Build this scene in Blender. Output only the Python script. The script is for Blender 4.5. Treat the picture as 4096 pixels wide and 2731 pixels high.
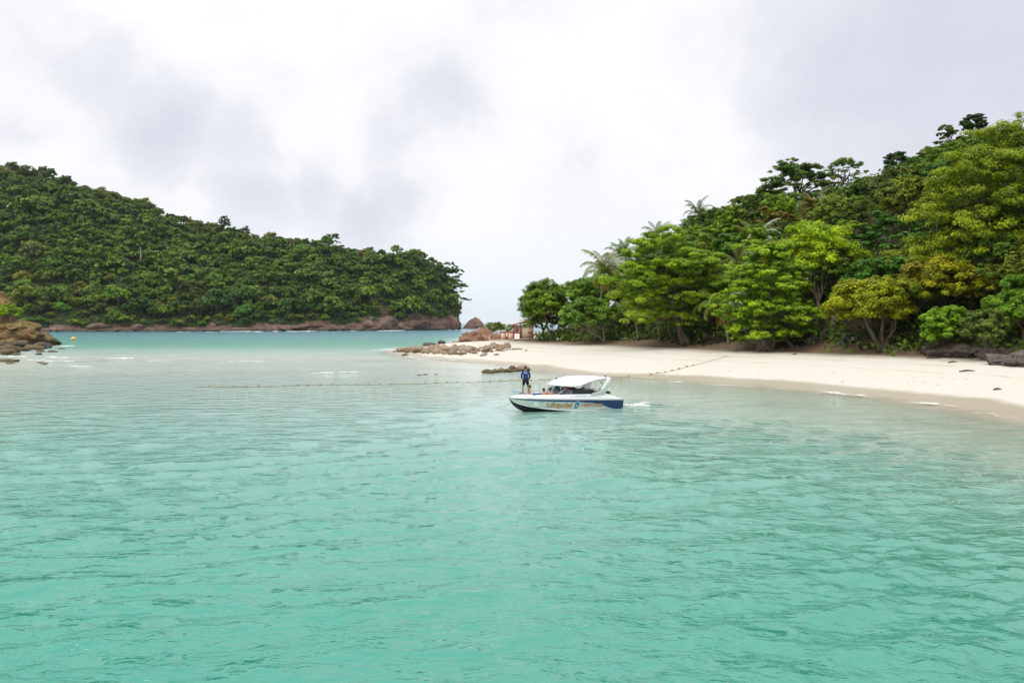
import bpy, bmesh, math, random
import numpy as np
from mathutils import Vector, Matrix

for _o in list(bpy.data.objects):
    bpy.data.objects.remove(_o)
SC = bpy.context.scene
COL = SC.collection
PI = math.pi

# ------------------------------------------------------------------ camera, sky, sun, exposure
F = 3186.0            # focal length in photograph pixels
CX, HY = 2048.0, 1293.0   # principal column, horizon row
CH = 5.6              # eye height above the sea
cam = bpy.data.cameras.new('camera')
cam.sensor_width = 36.0
cam.lens = 36.0 * F / 4096.0
cam.shift_y = -72.5 / 4096.0
cam.clip_start = 0.1
cam.clip_end = 30000.0
camo = bpy.data.objects.new('camera', cam)
camo.location = (0, 0, CH)
camo.rotation_euler = (PI / 2, 0, 0)
COL.objects.link(camo)
SC.camera = camo

SUN_DIR = Vector((-0.42, -0.42, 0.80)).normalized()
sun = bpy.data.lights.new('sun', 'SUN')
sun.energy = 1.5
sun.angle = math.radians(40)
sun.color = (1.0, 0.96, 0.90)
suno = bpy.data.objects.new('sun', sun)
suno.rotation_euler = SUN_DIR.to_track_quat('Z', 'Y').to_euler()
suno.location = (-40, -40, 80)
COL.objects.link(suno)

SC.view_settings.view_transform = 'Standard'
SC.view_settings.look = 'None'
SC.view_settings.exposure = 0.18
SC.view_settings.gamma = 1.0
SC.view_settings.use_curve_mapping = False
SC.render.engine = 'CYCLES'
SC.cycles.max_bounces = 6
SC.cycles.diffuse_bounces = 3
SC.cycles.glossy_bounces = 3
SC.cycles.transmission_bounces = 4
SC.cycles.transparent_max_bounces = 8
SC.cycles.use_denoising = True
SC.cycles.caustics_reflective = False
SC.cycles.caustics_refractive = False


class NT:
    """tiny helper to write node trees"""
    def __init__(self, tree):
        self.t = tree
        self.t.nodes.clear()

    def n(self, typ, **kw):
        nd = self.t.nodes.new(typ)
        for k, v in kw.items():
            if k == 'inp':
                for key, val in v.items():
                    if isinstance(val, bpy.types.NodeSocket):
                        self.t.links.new(val, nd.inputs[key])
                    else:
                        nd.inputs[key].default_value = val
            else:
                setattr(nd, k, v)
        return nd

    def math(self, op, a, b=None, c=None, clamp=False):
        nd = self.t.nodes.new('ShaderNodeMath')
        nd.operation = op
        nd.use_clamp = clamp
        for i, v in enumerate((a, b, c)):
            if v is None:
                continue
            if isinstance(v, bpy.types.NodeSocket):
                self.t.links.new(v, nd.inputs[i])
            else:
                nd.inputs[i].default_value = v
        return nd.outputs[0]

    def vmath(self, op, a, b=None, scale=None):
        nd = self.t.nodes.new('ShaderNodeVectorMath')
        nd.operation = op
        for i, v in enumerate((a, b)):
            if v is None:
                continue
            if isinstance(v, bpy.types.NodeSocket):
                self.t.links.new(v, nd.inputs[i])
            else:
                nd.inputs[i].default_value = v
        if scale is not None:
            nd.inputs['Scale'].default_value = scale
        return nd.outputs['Value' if op in ('DOT_PRODUCT', 'LENGTH') else 'Vector']

    def ramp(self, fac, stops, interp='LINEAR'):
        nd = self.t.nodes.new('ShaderNodeValToRGB')
        cr = nd.color_ramp
        cr.interpolation = interp
        while len(cr.elements) < len(stops):
            cr.elements.new(0.5)
        for e, (p, c) in zip(cr.elements, stops):
            e.position = p
            e.color = (*c, 1) if len(c) == 3 else c
        self.t.links.new(fac, nd.inputs[0])
        return nd.outputs[0]

    def mix(self, fac, a, b, blend='MIX'):
        nd = self.t.nodes.new('ShaderNodeMix')
        nd.data_type = 'RGBA'
        nd.blend_type = blend
        for key, v in ((0, fac), (6, a), (7, b)):
            if isinstance(v, bpy.types.NodeSocket):
                self.t.links.new(v, nd.inputs[key])
            else:
                nd.inputs[key].default_value = (*v, 1) if isinstance(v, tuple) and len(v) == 3 else v
        return nd.outputs[2]

    def noise(self, vec, scale, detail=4, rough=0.55, out=0, dist=0.0):
        nd = self.t.nodes.new('ShaderNodeTexNoise')
        nd.inputs['Scale'].default_value = scale
        nd.inputs['Detail'].default_value = detail
        nd.inputs['Roughness'].default_value = rough
        nd.inputs['Distortion'].default_value = dist
        self.t.links.new(vec, nd.inputs['Vector'])
        return nd.outputs[out]

    def mapr(self, v, a, b, c=0.0, d=1.0, smooth=True):
        nd = self.t.nodes.new('ShaderNodeMapRange')
        nd.interpolation_type = 'SMOOTHSTEP' if smooth else 'LINEAR'
        self.t.links.new(v, nd.inputs[0])
        for i, x in zip((1, 2, 3, 4), (a, b, c, d)):
            nd.inputs[i].default_value = x
        return nd.outputs[0]

    def link(self, a, b):
        self.t.links.new(a, b)


def build_world():
    w = bpy.data.worlds.new('World')
    SC.world = w
    w.use_nodes = True
    k = NT(w.node_tree)
    sky = k.n('ShaderNodeTexSky', sky_type='NISHITA', sun_disc=False)
    sky.sun_elevation = math.asin(SUN_DIR.z)
    sky.sun_rotation = math.atan2(SUN_DIR.x, SUN_DIR.y)
    sky.air_density = 1.0
    sky.dust_density = 2.0
    geo = k.n('ShaderNodeTexCoord').outputs['Generated']
    d = k.vmath('NORMALIZE', geo)
    # cloud cover: overcast deck, broken into brighter and greyer masses
    wn = k.noise(d, 4.2, 5, 0.62, out=1)
    off = k.vmath('SCALE', k.vmath('SUBTRACT', wn, (0.5, 0.5, 0.5)), scale=0.15)
    dw = k.vmath('NORMALIZE', k.vmath('ADD', d, off))
    masses = [  # column, row, radius in photograph pixels, weight : grey cloud undersides
        (3720, 150, 620, .95), (4150, 330, 430, .95), (3200, -20, 420, .6),
        (480, 300, 240, .5), (690, 480, 260, .8), (930, 540, 220, .6), (250, 100, 330, .28),
        (1000, 780, 180, .65), (1250, 740, 210, .55), (1480, 880, 190, .85), (1600, 770, 170, .6),
        (1790, 400, 230, .42), (1620, 560, 180, .36), (2270, 590, 170, .34), (40, 570, 140, .34), (3150, 500, 200, .2), (2400, 860, 330, .22), (1080, 260, 240, .22)]
    acc = None
    for (px, py, r, wgt) in masses:
        v = Vector(((px - CX) / F, 1.0, (HY - py) / F)).normalized()
        ang = r / F
        dot = k.vmath('DOT_PRODUCT', dw, tuple(v))
        g = k.math('MULTIPLY', k.math('EXPONENT', k.math('MULTIPLY', k.math('SUBTRACT', dot, 1.0), 2.2 / (ang * ang))), wgt)
        acc = g if acc is None else k.math('MAXIMUM', acc, g)
    # the same kind of grey masses everywhere else in the sky
    gen = k.mapr(k.noise(dw, 2.3, 4, 0.6), 0.45, 0.75)
    behind = k.mapr(k.math('ABSOLUTE', k.math('SUBTRACT', k.vmath('DOT_PRODUCT', d, (0, 1, 0)), 1.0)), 0.2, 0.5)
    gen = k.math('MULTIPLY', gen, k.math('ADD', k.math('MULTIPLY', behind, 0.7), 0.25))
    billow = k.math('MULTIPLY', k.math('SUBTRACT', k.noise(dw, 3.6, 7, 0.60), 0.5), 1.5)
    g0 = k.math('ADD', k.math('ADD', k.math('MULTIPLY', k.math('MAXIMUM', acc, gen), 0.95), billow), 0.05)
    soft = k.mapr(g0, -0.10, 1.0)
    crisp = k.mapr(g0, 0.26, 0.44)
    lay = k.noise(k.vmath('MULTIPLY', dw, (1.0, 1.0, 3.2)), 3.0, 6, 0.6)
    lay = k.math('MULTIPLY', k.math('SUBTRACT', lay, 0.45), 0.75)
    grey = k.math('ADD', k.math('ADD', k.math('MULTIPLY', soft, 0.66), k.math('MULTIPLY', crisp, 0.13)), k.math('MULTIPLY', lay, 0.6), clamp=True)
    col = k.ramp(grey, [(0.0, (0.90, 0.905, 0.915)), (0.25, (0.82, 0.83, 0.865)), (0.65, (0.69, 0.71, 0.785)), (1.0, (0.56, 0.585, 0.68))])
    sep = k.n('ShaderNodeSeparateXYZ', inp={0: d}).outputs[2]
    hz = k.mapr(sep, 0.0, 0.16)
    col = k.mix(hz, (0.79, 0.85, 0.91), col)
    # an overcast deck is brighter overhead than at the horizon
    zen = k.mapr(sep, 0.35, 1.0, 1.0, 1.60)
    bgc = k.n('ShaderNodeBackground', inp={'Color': col, 'Strength': zen})
    bgs = k.n('ShaderNodeBackground', inp={'Color': sky.outputs[0], 'Strength': 0.10})
    thin = k.mapr(k.noise(dw, 3.1, 4, .5), 0.25, 0.42, 0.86, 1.0)
    mx = k.n('ShaderNodeMixShader', inp={0: thin, 1: bgs.outputs[0], 2: bgc.outputs[0]})
    out = k.n('ShaderNodeOutputWorld')
    k.link(mx.outputs[0], out.inputs[0])


build_world()

# ------------------------------------------------------------------ helpers
def at(px, py, Y):
    """point seen at a photograph pixel, Y metres out"""
    return Vector(((px - CX) / F * Y, Y, CH - (py - HY) / F * Y))


def on_water(px, py):
    Y = F * CH / (py - HY)
    return Vector(((px - CX) / F * Y, Y, 0.0))


_rs = np.random.RandomState(11)
_PERM = _rs.permutation(512).astype(np.int64)
_VAL = _rs.uniform(-1, 1, 512)


def vnoise(P):
    P = np.asarray(P, dtype=np.float64)
    i = np.floor(P).astype(np.int64)
    f = P - i
    f = f * f * (3 - 2 * f)
    r = 0
    for dx in (0, 1):
        wx = f[:, 0] if dx else 1 - f[:, 0]
        for dy in (0, 1):
            wy = f[:, 1] if dy else 1 - f[:, 1]
            for dz in (0, 1):
                wz = f[:, 2] if dz else 1 - f[:, 2]
                h = _PERM[(_PERM[(_PERM[(i[:, 0] + dx) & 511] + i[:, 1] + dy) & 511] + i[:, 2] + dz) & 511]
                r = r + wx * wy * wz * _VAL[h]
    return r


def fbm(P, octv=4, gain=0.5, lac=2.03):
    P = np.asarray(P, dtype=np.float64)
    a, t, s = 1.0, 0, 0
    for _ in range(octv):
        t = t + a * vnoise(P)
        s += a
        a *= gain
        P = P * lac + 17.3
    return t / s


def fbm2(x, y, scale, octv=4):
    x = np.asarray(x, float)
    sh = x.shape
    P = np.stack([x.ravel() * scale, np.asarray(y, float).ravel() * scale, np.zeros(x.size)], 1)
    return fbm(P, octv).reshape(sh)


def smooth01(x):
    x = np.clip(x, 0, 1)
    return x * x * (3 - 2 * x)


def make_mesh(name, V, Fc, mats, tint=None, smooth=False, matidx=None, vattr=None):
    """V (n,3); Fc (m,k) array or list of arrays of faces"""
    V = np.asarray(V, dtype=np.float32).reshape(-1, 3)
    groups = Fc if isinstance(Fc, list) else [Fc]
    groups = [np.asarray(g, dtype=np.int32) for g in groups if len(g)]
    me = bpy.data.meshes.new(name)
    me.vertices.add(len(V))
    me.vertices.foreach_set('co', V.ravel())
    loops = np.concatenate([g.ravel() for g in groups])
    tot = np.concatenate([np.full(len(g), g.shape[1], dtype=np.int32) for g in groups])
    start = np.concatenate([[0], np.cumsum(tot)[:-1]]).astype(np.int32)
    me.loops.add(len(loops))
    me.loops.foreach_set('vertex_index', loops)
    me.polygons.add(len(tot))
    me.polygons.foreach_set('loop_start', start)
    me.polygons.foreach_set('loop_total', tot)
    if not isinstance(mats, (list, tuple)):
        mats = [mats]
    for m in mats:
        me.materials.append(m)
    if matidx is not None:
        me.polygons.foreach_set('material_index', np.asarray(matidx, dtype=np.int32))
    if smooth:
        me.polygons.foreach_set('use_smooth', np.ones(len(tot), dtype=bool))
    if tint is not None:
        a = me.attributes.new('tint', 'FLOAT', 'FACE')
        a.data.foreach_set('value', np.asarray(tint, dtype=np.float32))
    if vattr:
        for kname, arr in vattr.items():
            a = me.attributes.new(kname, 'FLOAT', 'POINT')
            a.data.foreach_set('value', np.asarray(arr, dtype=np.float32).ravel())
    me.update()
    me.validate()
    return me


def add(name, me, parent=None, loc=None, rot=None, scale=None, color=None):
    o = bpy.data.objects.new(name, me)
    COL.objects.link(o)
    if parent is not None:
        o.parent = parent
    if loc is not None:
        o.location = loc
    if rot is not None:
        o.rotation_euler = rot
    if scale is not None:
        o.scale = scale if hasattr(scale, '__len__') else (scale, scale, scale)
    if color is not None:
        o.color = (*color, 1)
    return o


def tag(o, label, cat, group=None):
    o['label'] = label
    o['category'] = cat
    if group:
        o['group'] = group
    return o


def thing(name, label, cat, loc=(0, 0, 0), rotz=0.0, group=None):
    o = bpy.data.objects.new(name, None)
    o.empty_display_size = 0.2
    COL.objects.link(o)
    o.location = loc
    o.rotation_euler = (0, 0, rotz)
    return tag(o, label, cat, group)


def structure(o):
    o['kind'] = 'structure'
    return o


def stuff(o, label=None):
    o['kind'] = 'stuff'
    if label:
        o['label'] = label
    return o


def copy_tree(root, loc, rotz=0.0, scale=1.0, label=None, group=None, color=None):
    r = root.copy()
    COL.objects.link(r)
    r.location = loc
    r.rotation_euler = (0, 0, rotz)
    r.scale = (scale,) * 3 if not hasattr(scale, '__len__') else scale
    if label:
        r['label'] = label
    if group:
        r['group'] = group
    if color:
        r.color = (*color, 1)
    for ch in list(root.children):
        c = ch.copy()
        COL.objects.link(c)
        c.parent = r
        if color:
            c.color = (*color, 1)
        for g in list(ch.children):
            e = g.copy()
            COL.objects.link(e)
            e.parent = c
    return r


class MB:
    """collects boxes, tubes, lathes and strips into one mesh"""
    def __init__(self):
        self.v, self.q, self.t, self.n = [], [], [], 0

    def _add(self, V, quads=(), tris=()):
        V = np.asarray(V, float).reshape(-1, 3)
        self.v.append(V)
        if len(quads):
            self.q.append(np.asarray(quads, int) + self.n)
        if len(tris):
            self.t.append(np.asarray(tris, int) + self.n)
        self.n += len(V)

    def box(self, c, s, rot=None, bev=0.0):
        c, s = np.asarray(c, float), np.asarray(s, float) / 2
        C = np.array([(x, y, z) for x in (-1, 1) for y in (-1, 1) for z in (-1, 1)], float) * s
        if rot is not None:
            C = C @ np.array(rot).T
        self._add(C + c, [(0, 1, 3, 2), (4, 6, 7, 5), (0, 4, 5, 1), (2, 3, 7, 6), (0, 2, 6, 4), (1, 5, 7, 3)])
        return self

    def prism(self, pts, y0, y1):
        """outline in x,z pushed along y"""
        n = len(pts)
        A = [(p[0], y0, p[1]) for p in pts] + [(p[0], y1, p[1]) for p in pts]
        ca = [(sum(p[0] for p in pts) / n, y0, sum(p[1] for p in pts) / n), (sum(p[0] for p in pts) / n, y1, sum(p[1] for p in pts) / n)]
        q = [(i, (i + 1) % n, n + (i + 1) % n, n + i) for i in range(n)]
        t = [((i + 1) % n, i, 2 * n) for i in range(n)] + [(n + i, n + (i + 1) % n, 2 * n + 1) for i in range(n)]
        self._add(A + ca, q, t)
        return self

    def tube(self, pts, radii, sides=7, cap=True):
        pts = [Vector(p) for p in pts]
        if not hasattr(radii, '__len__'):
            radii = [radii] * len(pts)
        V = []
        up = Vector((0, 0, 1))
        for i, p in enumerate(pts):
            d = (pts[min(i + 1, len(pts) - 1)] - pts[max(i - 1, 0)])
            if d.length < 1e-6:
                d = Vector((0, 0, 1))
            d.normalize()
            a = d.cross(Vector((0.31, 0.95, 0.05)))
            if a.length < 0.05:
                a = d.cross(Vector((1, 0, 0)))
            a.normalize()
            b = d.cross(a)
            for j in range(sides):
                th = 2 * PI * j / sides
                V.append(p + (a * math.cos(th) + b * math.sin(th)) * radii[i])
        q = []
        for i in range(len(pts) - 1):
            for j in range(sides):
                k = (j + 1) % sides
                q.append((i * sides + j, i * sides + k, (i + 1) * sides + k, (i + 1) * sides + j))
        t = []
        if cap:
            V.append(pts[0]); V.append(pts[-1])
            nb = len(pts) * sides
            for j in range(sides):
                k = (j + 1) % sides
                t.append((k, j, nb))
                t.append((nb - sides + j, nb - sides + k, nb + 1))
        self._add([tuple(v) for v in V], q, t)
        return self

    def grid(self, G, closed=False):
        G = np.asarray(G, float)
        a, b = G.shape[:2]
        idx = np.arange(a * b).reshape(a, b)
        if closed:
            idx = np.concatenate([idx, idx[:, :1]], 1)
        q = np.stack([idx[:-1, :-1], idx[:-1, 1:], idx[1:, 1:], idx[1:, :-1]], -1).reshape(-1, 4)
        self._add(G.reshape(-1, 3), q)
        return self

    def ball(self, c, r, seg=12, ring=8):
        c = np.asarray(c, float)
        r = np.asarray(r if hasattr(r, '__len__') else (r, r, r), float)
        th = np.linspace(0, 2 * PI, seg, endpoint=False)
        ph = np.linspace(0.02, PI - 0.02, ring)
        G = np.stack([np.outer(np.sin(ph), np.cos(th)), np.outer(np.sin(ph), np.sin(th)), np.outer(np.cos(ph), np.ones(seg))], -1) * r + c
        return self.grid(G, closed=True)

    def mesh(self, name, mat, smooth=False):
        V = np.concatenate(self.v)
        g = []
        if self.q:
            g.append(np.concatenate(self.q))
        if self.t:
            g.append(np.concatenate(self.t))
        return make_mesh(name, V, g, mat, smooth=smooth)

    def build(self, name, mat, parent=None, smooth=False, **kw):
        return add(name, self.mesh(name, mat, smooth), parent, **kw)


# ------------------------------------------------------------------ materials
def simple(name, col, rough=0.6, spec=0.4, metal=0.0, var=0.0, scale=4.0, alpha=None):
    m = bpy.data.materials.new(name)
    m.use_nodes = True
    k = NT(m.node_tree)
    p = k.n('ShaderNodeBsdfPrincipled', inp={'Roughness': rough, 'Specular IOR Level': spec, 'Metallic': metal})
    if var > 0:
        tc = k.n('ShaderNodeTexCoord').outputs['Object']
        nz = k.noise(tc, scale, 5, 0.6)
        c = k.mix(nz, tuple(x * (1 - var) for x in col), tuple(min(1, x * (1 + var)) for x in col))
        k.link(c, p.inputs['Base Color'])
    else:
        p.inputs['Base Color'].default_value = (*col, 1)
    if alpha is not None:
        p.inputs['Alpha'].default_value = alpha
    o = k.n('ShaderNodeOutputMaterial')
    k.link(p.outputs[0], o.inputs[0])
    return m


def leaf_material(name, gloss=0.35):
    """leaf colour comes from the object's own colour, varied leaf by leaf"""
    m = bpy.data.materials.new(name)
    m.use_nodes = True
    k = NT(m.node_tree)
    oi = k.n('ShaderNodeObjectInfo')
    tint = k.n('ShaderNodeAttribute', attribute_name='tint').outputs['Fac']
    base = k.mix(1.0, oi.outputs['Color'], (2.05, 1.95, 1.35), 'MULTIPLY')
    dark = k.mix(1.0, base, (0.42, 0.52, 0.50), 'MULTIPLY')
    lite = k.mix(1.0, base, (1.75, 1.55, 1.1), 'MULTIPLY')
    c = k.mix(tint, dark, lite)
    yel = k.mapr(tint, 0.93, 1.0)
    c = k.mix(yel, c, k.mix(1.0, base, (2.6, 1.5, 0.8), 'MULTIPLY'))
    df = k.n('ShaderNodeBsdfDiffuse', inp={'Color': c})
    tr = k.n('ShaderNodeBsdfTranslucent', inp={'Color': k.mix(1.0, c, (1.15, 1.2, 0.55), 'MULTIPLY')})
    mx = k.n('ShaderNodeMixShader', inp={0: 0.30, 1: df.outputs[0], 2: tr.outputs[0]})
    gl = k.n('ShaderNodeBsdfGlossy', inp={'Color': (0.9, 0.95, 0.9, 1), 'Roughness': gloss})
    fr = k.n('ShaderNodeFresnel', inp={'IOR': 1.35})
    m2 = k.n('ShaderNodeMixShader', inp={0: k.math('MULTIPLY', fr.outputs[0], 0.32), 1: mx.outputs[0], 2: gl.outputs[0]})
    o = k.n('ShaderNodeOutputMaterial')
    k.link(m2.outputs[0], o.inputs[0])
    return m


def bark_material(name, c0, c1, scale=3.0):
    m = bpy.data.materials.new(name)
    m.use_nodes = True
    k = NT(m.node_tree)
    tc = k.n('ShaderNodeTexCoord').outputs['Object']
    mp = k.n('ShaderNodeMapping', inp={'Vector': tc, 'Scale': (2.5, 2.5, 0.7)}).outputs[0]
    nz = k.noise(mp, scale, 6, 0.65)
    c = k.ramp(nz, [(0.3, c0), (0.7, c1)])
    b = k.n('ShaderNodeBump', inp={'Height': nz, 'Strength': 0.5, 'Distance': 0.05})
    p = k.n('ShaderNodeBsdfPrincipled', inp={'Base Color': c, 'Roughness': 0.9, 'Specular IOR Level': 0.15, 'Normal': b.outputs[0]})
    o = k.n('ShaderNodeOutputMaterial')
    k.link(p.outputs[0], o.inputs[0])
    return m


def rock_material(name, stops, scale=0.5, moss=None, tide=None, bump=0.25):
    """stone: mottled mineral colours, cracks, lichen on top, tide stain near sea level"""
    m = bpy.data.materials.new(name)
    m.use_nodes = True
    k = NT(m.node_tree)
    g = k.n('ShaderNodeNewGeometry')
    pos = g.outputs['Position']
    n1 = k.noise(pos, scale, 7, 0.65, dist=0.4)
    c = k.ramp(n1, stops)
    n2 = k.noise(pos, scale * 6, 6, 0.7)
    c = k.mix(k.mapr(n2, 0.35, 0.7), k.mix(1.0, c, (0.55, 0.53, 0.52), 'MULTIPLY'), c)
    vor = k.n('ShaderNodeTexVoronoi', feature='DISTANCE_TO_EDGE', inp={'Vector': k.vmath('ADD', pos, k.vmath('SCALE', k.noise(pos, scale * 2, 4, .6, out=1), scale=1.6 / max(scale, .05) * .2)), 'Scale': scale * 1.4})
    crack = k.mapr(k.math('ADD', vor.outputs['Distance'], k.math('MULTIPLY', k.mapr(k.noise(pos, scale * 1.1, 3, .6), 0.40, 0.62), 0.06)), 0.0, 0.035)
    c = k.mix(crack, k.mix(1.0, c, (0.5, 0.48, 0.46), 'MULTIPLY'), c)
    if moss:
        up = k.n('ShaderNodeSeparateXYZ', inp={0: g.outputs['Normal']}).outputs[2]
        f = k.math('MULTIPLY', k.mapr(up, 0.35, 0.8), k.mapr(k.noise(pos, scale * 2.2, 5, .6), 0.42, 0.62))
        c = k.mix(f, c, moss)
    if tide:
        z = k.n('ShaderNodeSeparateXYZ', inp={0: pos}).outputs[2]
        zz = k.math('ADD', z, k.math('MULTIPLY', k.math('SUBTRACT', n1, 0.5), tide * 1.2))
        c = k.mix(k.mapr(zz, tide * 0.4, tide), (0.085, 0.07, 0.05), c)
    hb = k.math('ADD', k.math('MULTIPLY', n2, 0.6), k.math('MULTIPLY', crack, 0.5))
    b = k.n('ShaderNodeBump', inp={'Height': hb, 'Strength': 0.8, 'Distance': bump})
    p = k.n('ShaderNodeBsdfPrincipled', inp={'Base Color': c, 'Roughness': 0.85, 'Specular IOR Level': 0.25, 'Normal': b.outputs[0]})
    o = k.n('ShaderNodeOutputMaterial')
    k.link(p.outputs[0], o.inputs[0])
    return m


M = {}
M['leaf'] = leaf_material('leaf_green')
M['frond'] = leaf_material('frond_green', 0.28)
M['bark'] = bark_material('bark_brown', (0.07, 0.05, 0.035), (0.20, 0.16, 0.12))
M['bark_pale'] = bark_material('bark_pale', (0.16, 0.12, 0.09), (0.36, 0.29, 0.22))
M['deadwood'] = bark_material('dead_wood', (0.30, 0.24, 0.20), (0.55, 0.47, 0.42))
M['rock_red'] = rock_material('rock_red', [(0.25, (0.17, 0.09, 0.06)), (0.5, (0.36, 0.20, 0.13)), (0.75, (0.48, 0.33, 0.25))], 0.25, tide=1.2)
M['rock_far'] = rock_material('rock_far', [(0.25, (0.08, 0.055, 0.045)), (0.5, (0.22, 0.13, 0.10)), (0.75, (0.36, 0.25, 0.20))], 0.16, tide=2.5, bump=0.6)
M['rock_tan'] = rock_material('rock_tan', [(0.25, (0.22, 0.15, 0.10)), (0.5, (0.42, 0.31, 0.21)), (0.75, (0.52, 0.44, 0.34))], 0.9, tide=0.25, bump=.1)
M['rock_grey'] = rock_material('rock_grey', [(0.25, (0.06, 0.045, 0.038)), (0.5, (0.14, 0.11, 0.095)), (0.75, (0.24, 0.20, 0.18))], 0.5, bump=.12)
M['rock_weed'] = rock_material('rock_weed', [(0.25, (0.08, 0.06, 0.03)), (0.5, (0.20, 0.15, 0.08)), (0.75, (0.32, 0.25, 0.15))], 1.2, bump=.08)
M['rock_ochre'] = rock_material('rock_ochre', [(0.25, (0.05, 0.035, 0.025)), (0.45, (0.17, 0.09, 0.045)), (0.62, (0.30, 0.16, 0.075)), (0.8, (0.30, 0.25, 0.19))], 0.45, moss=(0.20, 0.19, 0.05), tide=1.9, bump=.3)
M['white'] = simple('gelcoat_white', (0.80, 0.80, 0.78), 0.25, 0.5)
M['canvas'] = simple('canvas_white', (0.84, 0.84, 0.84), 0.6, 0.3)
M['cream'] = simple('hull_cream', (0.70, 0.72, 0.64), 0.22, 0.5)
M['navy'] = simple('hull_navy', (0.012, 0.035, 0.13), 0.2, 0.5)
M['black'] = simple('black_paint', (0.012, 0.013, 0.014), 0.35, 0.4)
M['sky_blue'] = simple('stripe_blue', (0.10, 0.36, 0.62), 0.3)
M['grey'] = simple('grey_plastic', (0.30, 0.31, 0.34), 0.4)
M['emblem_blue'] = simple('emblem_blue', (0.02, 0.25, 0.52), 0.3)
M['emblem_gold'] = simple('emblem_gold', (0.62, 0.42, 0.06), 0.4)
M['letter_red'] = simple('letter_red', (0.60, 0.17, 0.09), 0.4)
M['letter_green'] = simple('letter_outline', (0.34, 0.42, 0.22), 0.4)
M['letter_blue'] = simple('letter_blue', (0.28, 0.38, 0.62), 0.4)
M['cushion'] = simple('cushion_blue', (0.12, 0.30, 0.62), 0.55)
M['glass'] = simple('tinted_glass', (0.012, 0.018, 0.02), 0.06, 0.6)
M['glass_clear'] = simple('windscreen_glass', (0.20, 0.20, 0.25), 0.05, 0.6, alpha=0.55)
M['steel'] = simple('stainless_steel', (0.55, 0.55, 0.56), 0.25, 0.5, 0.9)
M['skin'] = simple('skin_brown', (0.30, 0.16, 0.10), 0.55)
M['skin_light'] = simple('skin_light', (0.46, 0.26, 0.18), 0.55)
M['hair'] = simple('hair_black', (0.012, 0.010, 0.009), 0.5)
M['shirt_navy'] = simple('shirt_navy', (0.015, 0.05, 0.20), 0.8, 0.2, var=0.25, scale=6)
M['shorts'] = simple('shorts_black', (0.012, 0.012, 0.014), 0.85, 0.2)
M['vest'] = simple('life_vest_orange', (0.80, 0.16, 0.05), 0.7, 0.2)
M['teal'] = simple('shirt_teal', (0.02, 0.26, 0.28), 0.8, 0.2)
M['dark_cloth'] = simple('dark_cloth', (0.03, 0.02, 0.025), 0.8, 0.2)
M['print_white'] = simple('print_white', (0.75, 0.75, 0.78), 0.7, 0.2)
M['buoy'] = simple('buoy_yellow', (0.46, 0.28, 0.05), 0.5, 0.4, var=0.35, scale=7)
M['buoy_pale'] = simple('buoy_orange', (0.85, 0.45, 0.10), 0.45, 0.4)
M['rope'] = simple('rope_tan', (0.22, 0.19, 0.12), 0.9, 0.1)
M['wood'] = bark_material('grey_planks', (0.10, 0.08, 0.06), (0.24, 0.20, 0.16), 5)
M['wood_dark'] = bark_material('dark_planks', (0.035, 0.028, 0.022), (0.09, 0.07, 0.055), 5)
M['wall_cream'] = simple('wall_cream', (0.66, 0.55, 0.38), 0.85, 0.2, var=.12, scale=1.5)
M['paint_red'] = simple('paint_red', (0.50, 0.07, 0.045), 0.6, 0.3, var=.15, scale=2)
M['roof_pink'] = simple('roof_pale', (0.72, 0.58, 0.44), 0.8, 0.2, var=.1)
M['concrete'] = simple('concrete', (0.42, 0.39, 0.35), 0.9, 0.2, var=.2, scale=2)
M['orange'] = simple('paint_orange', (0.75, 0.32, 0.03), 0.6)
M['tarp'] = simple('tarp_grey_blue', (0.26, 0.31, 0.40), 0.7, var=.15)
M['paint_green'] = simple('paint_green', (0.16, 0.24, 0.14), 0.6, var=.2)
M['board'] = simple('board_dark', (0.03, 0.035, 0.03), 0.6, var=.4, scale=3)
M['pipe'] = simple('pipe_white', (0.72, 0.70, 0.66), 0.5)


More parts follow.
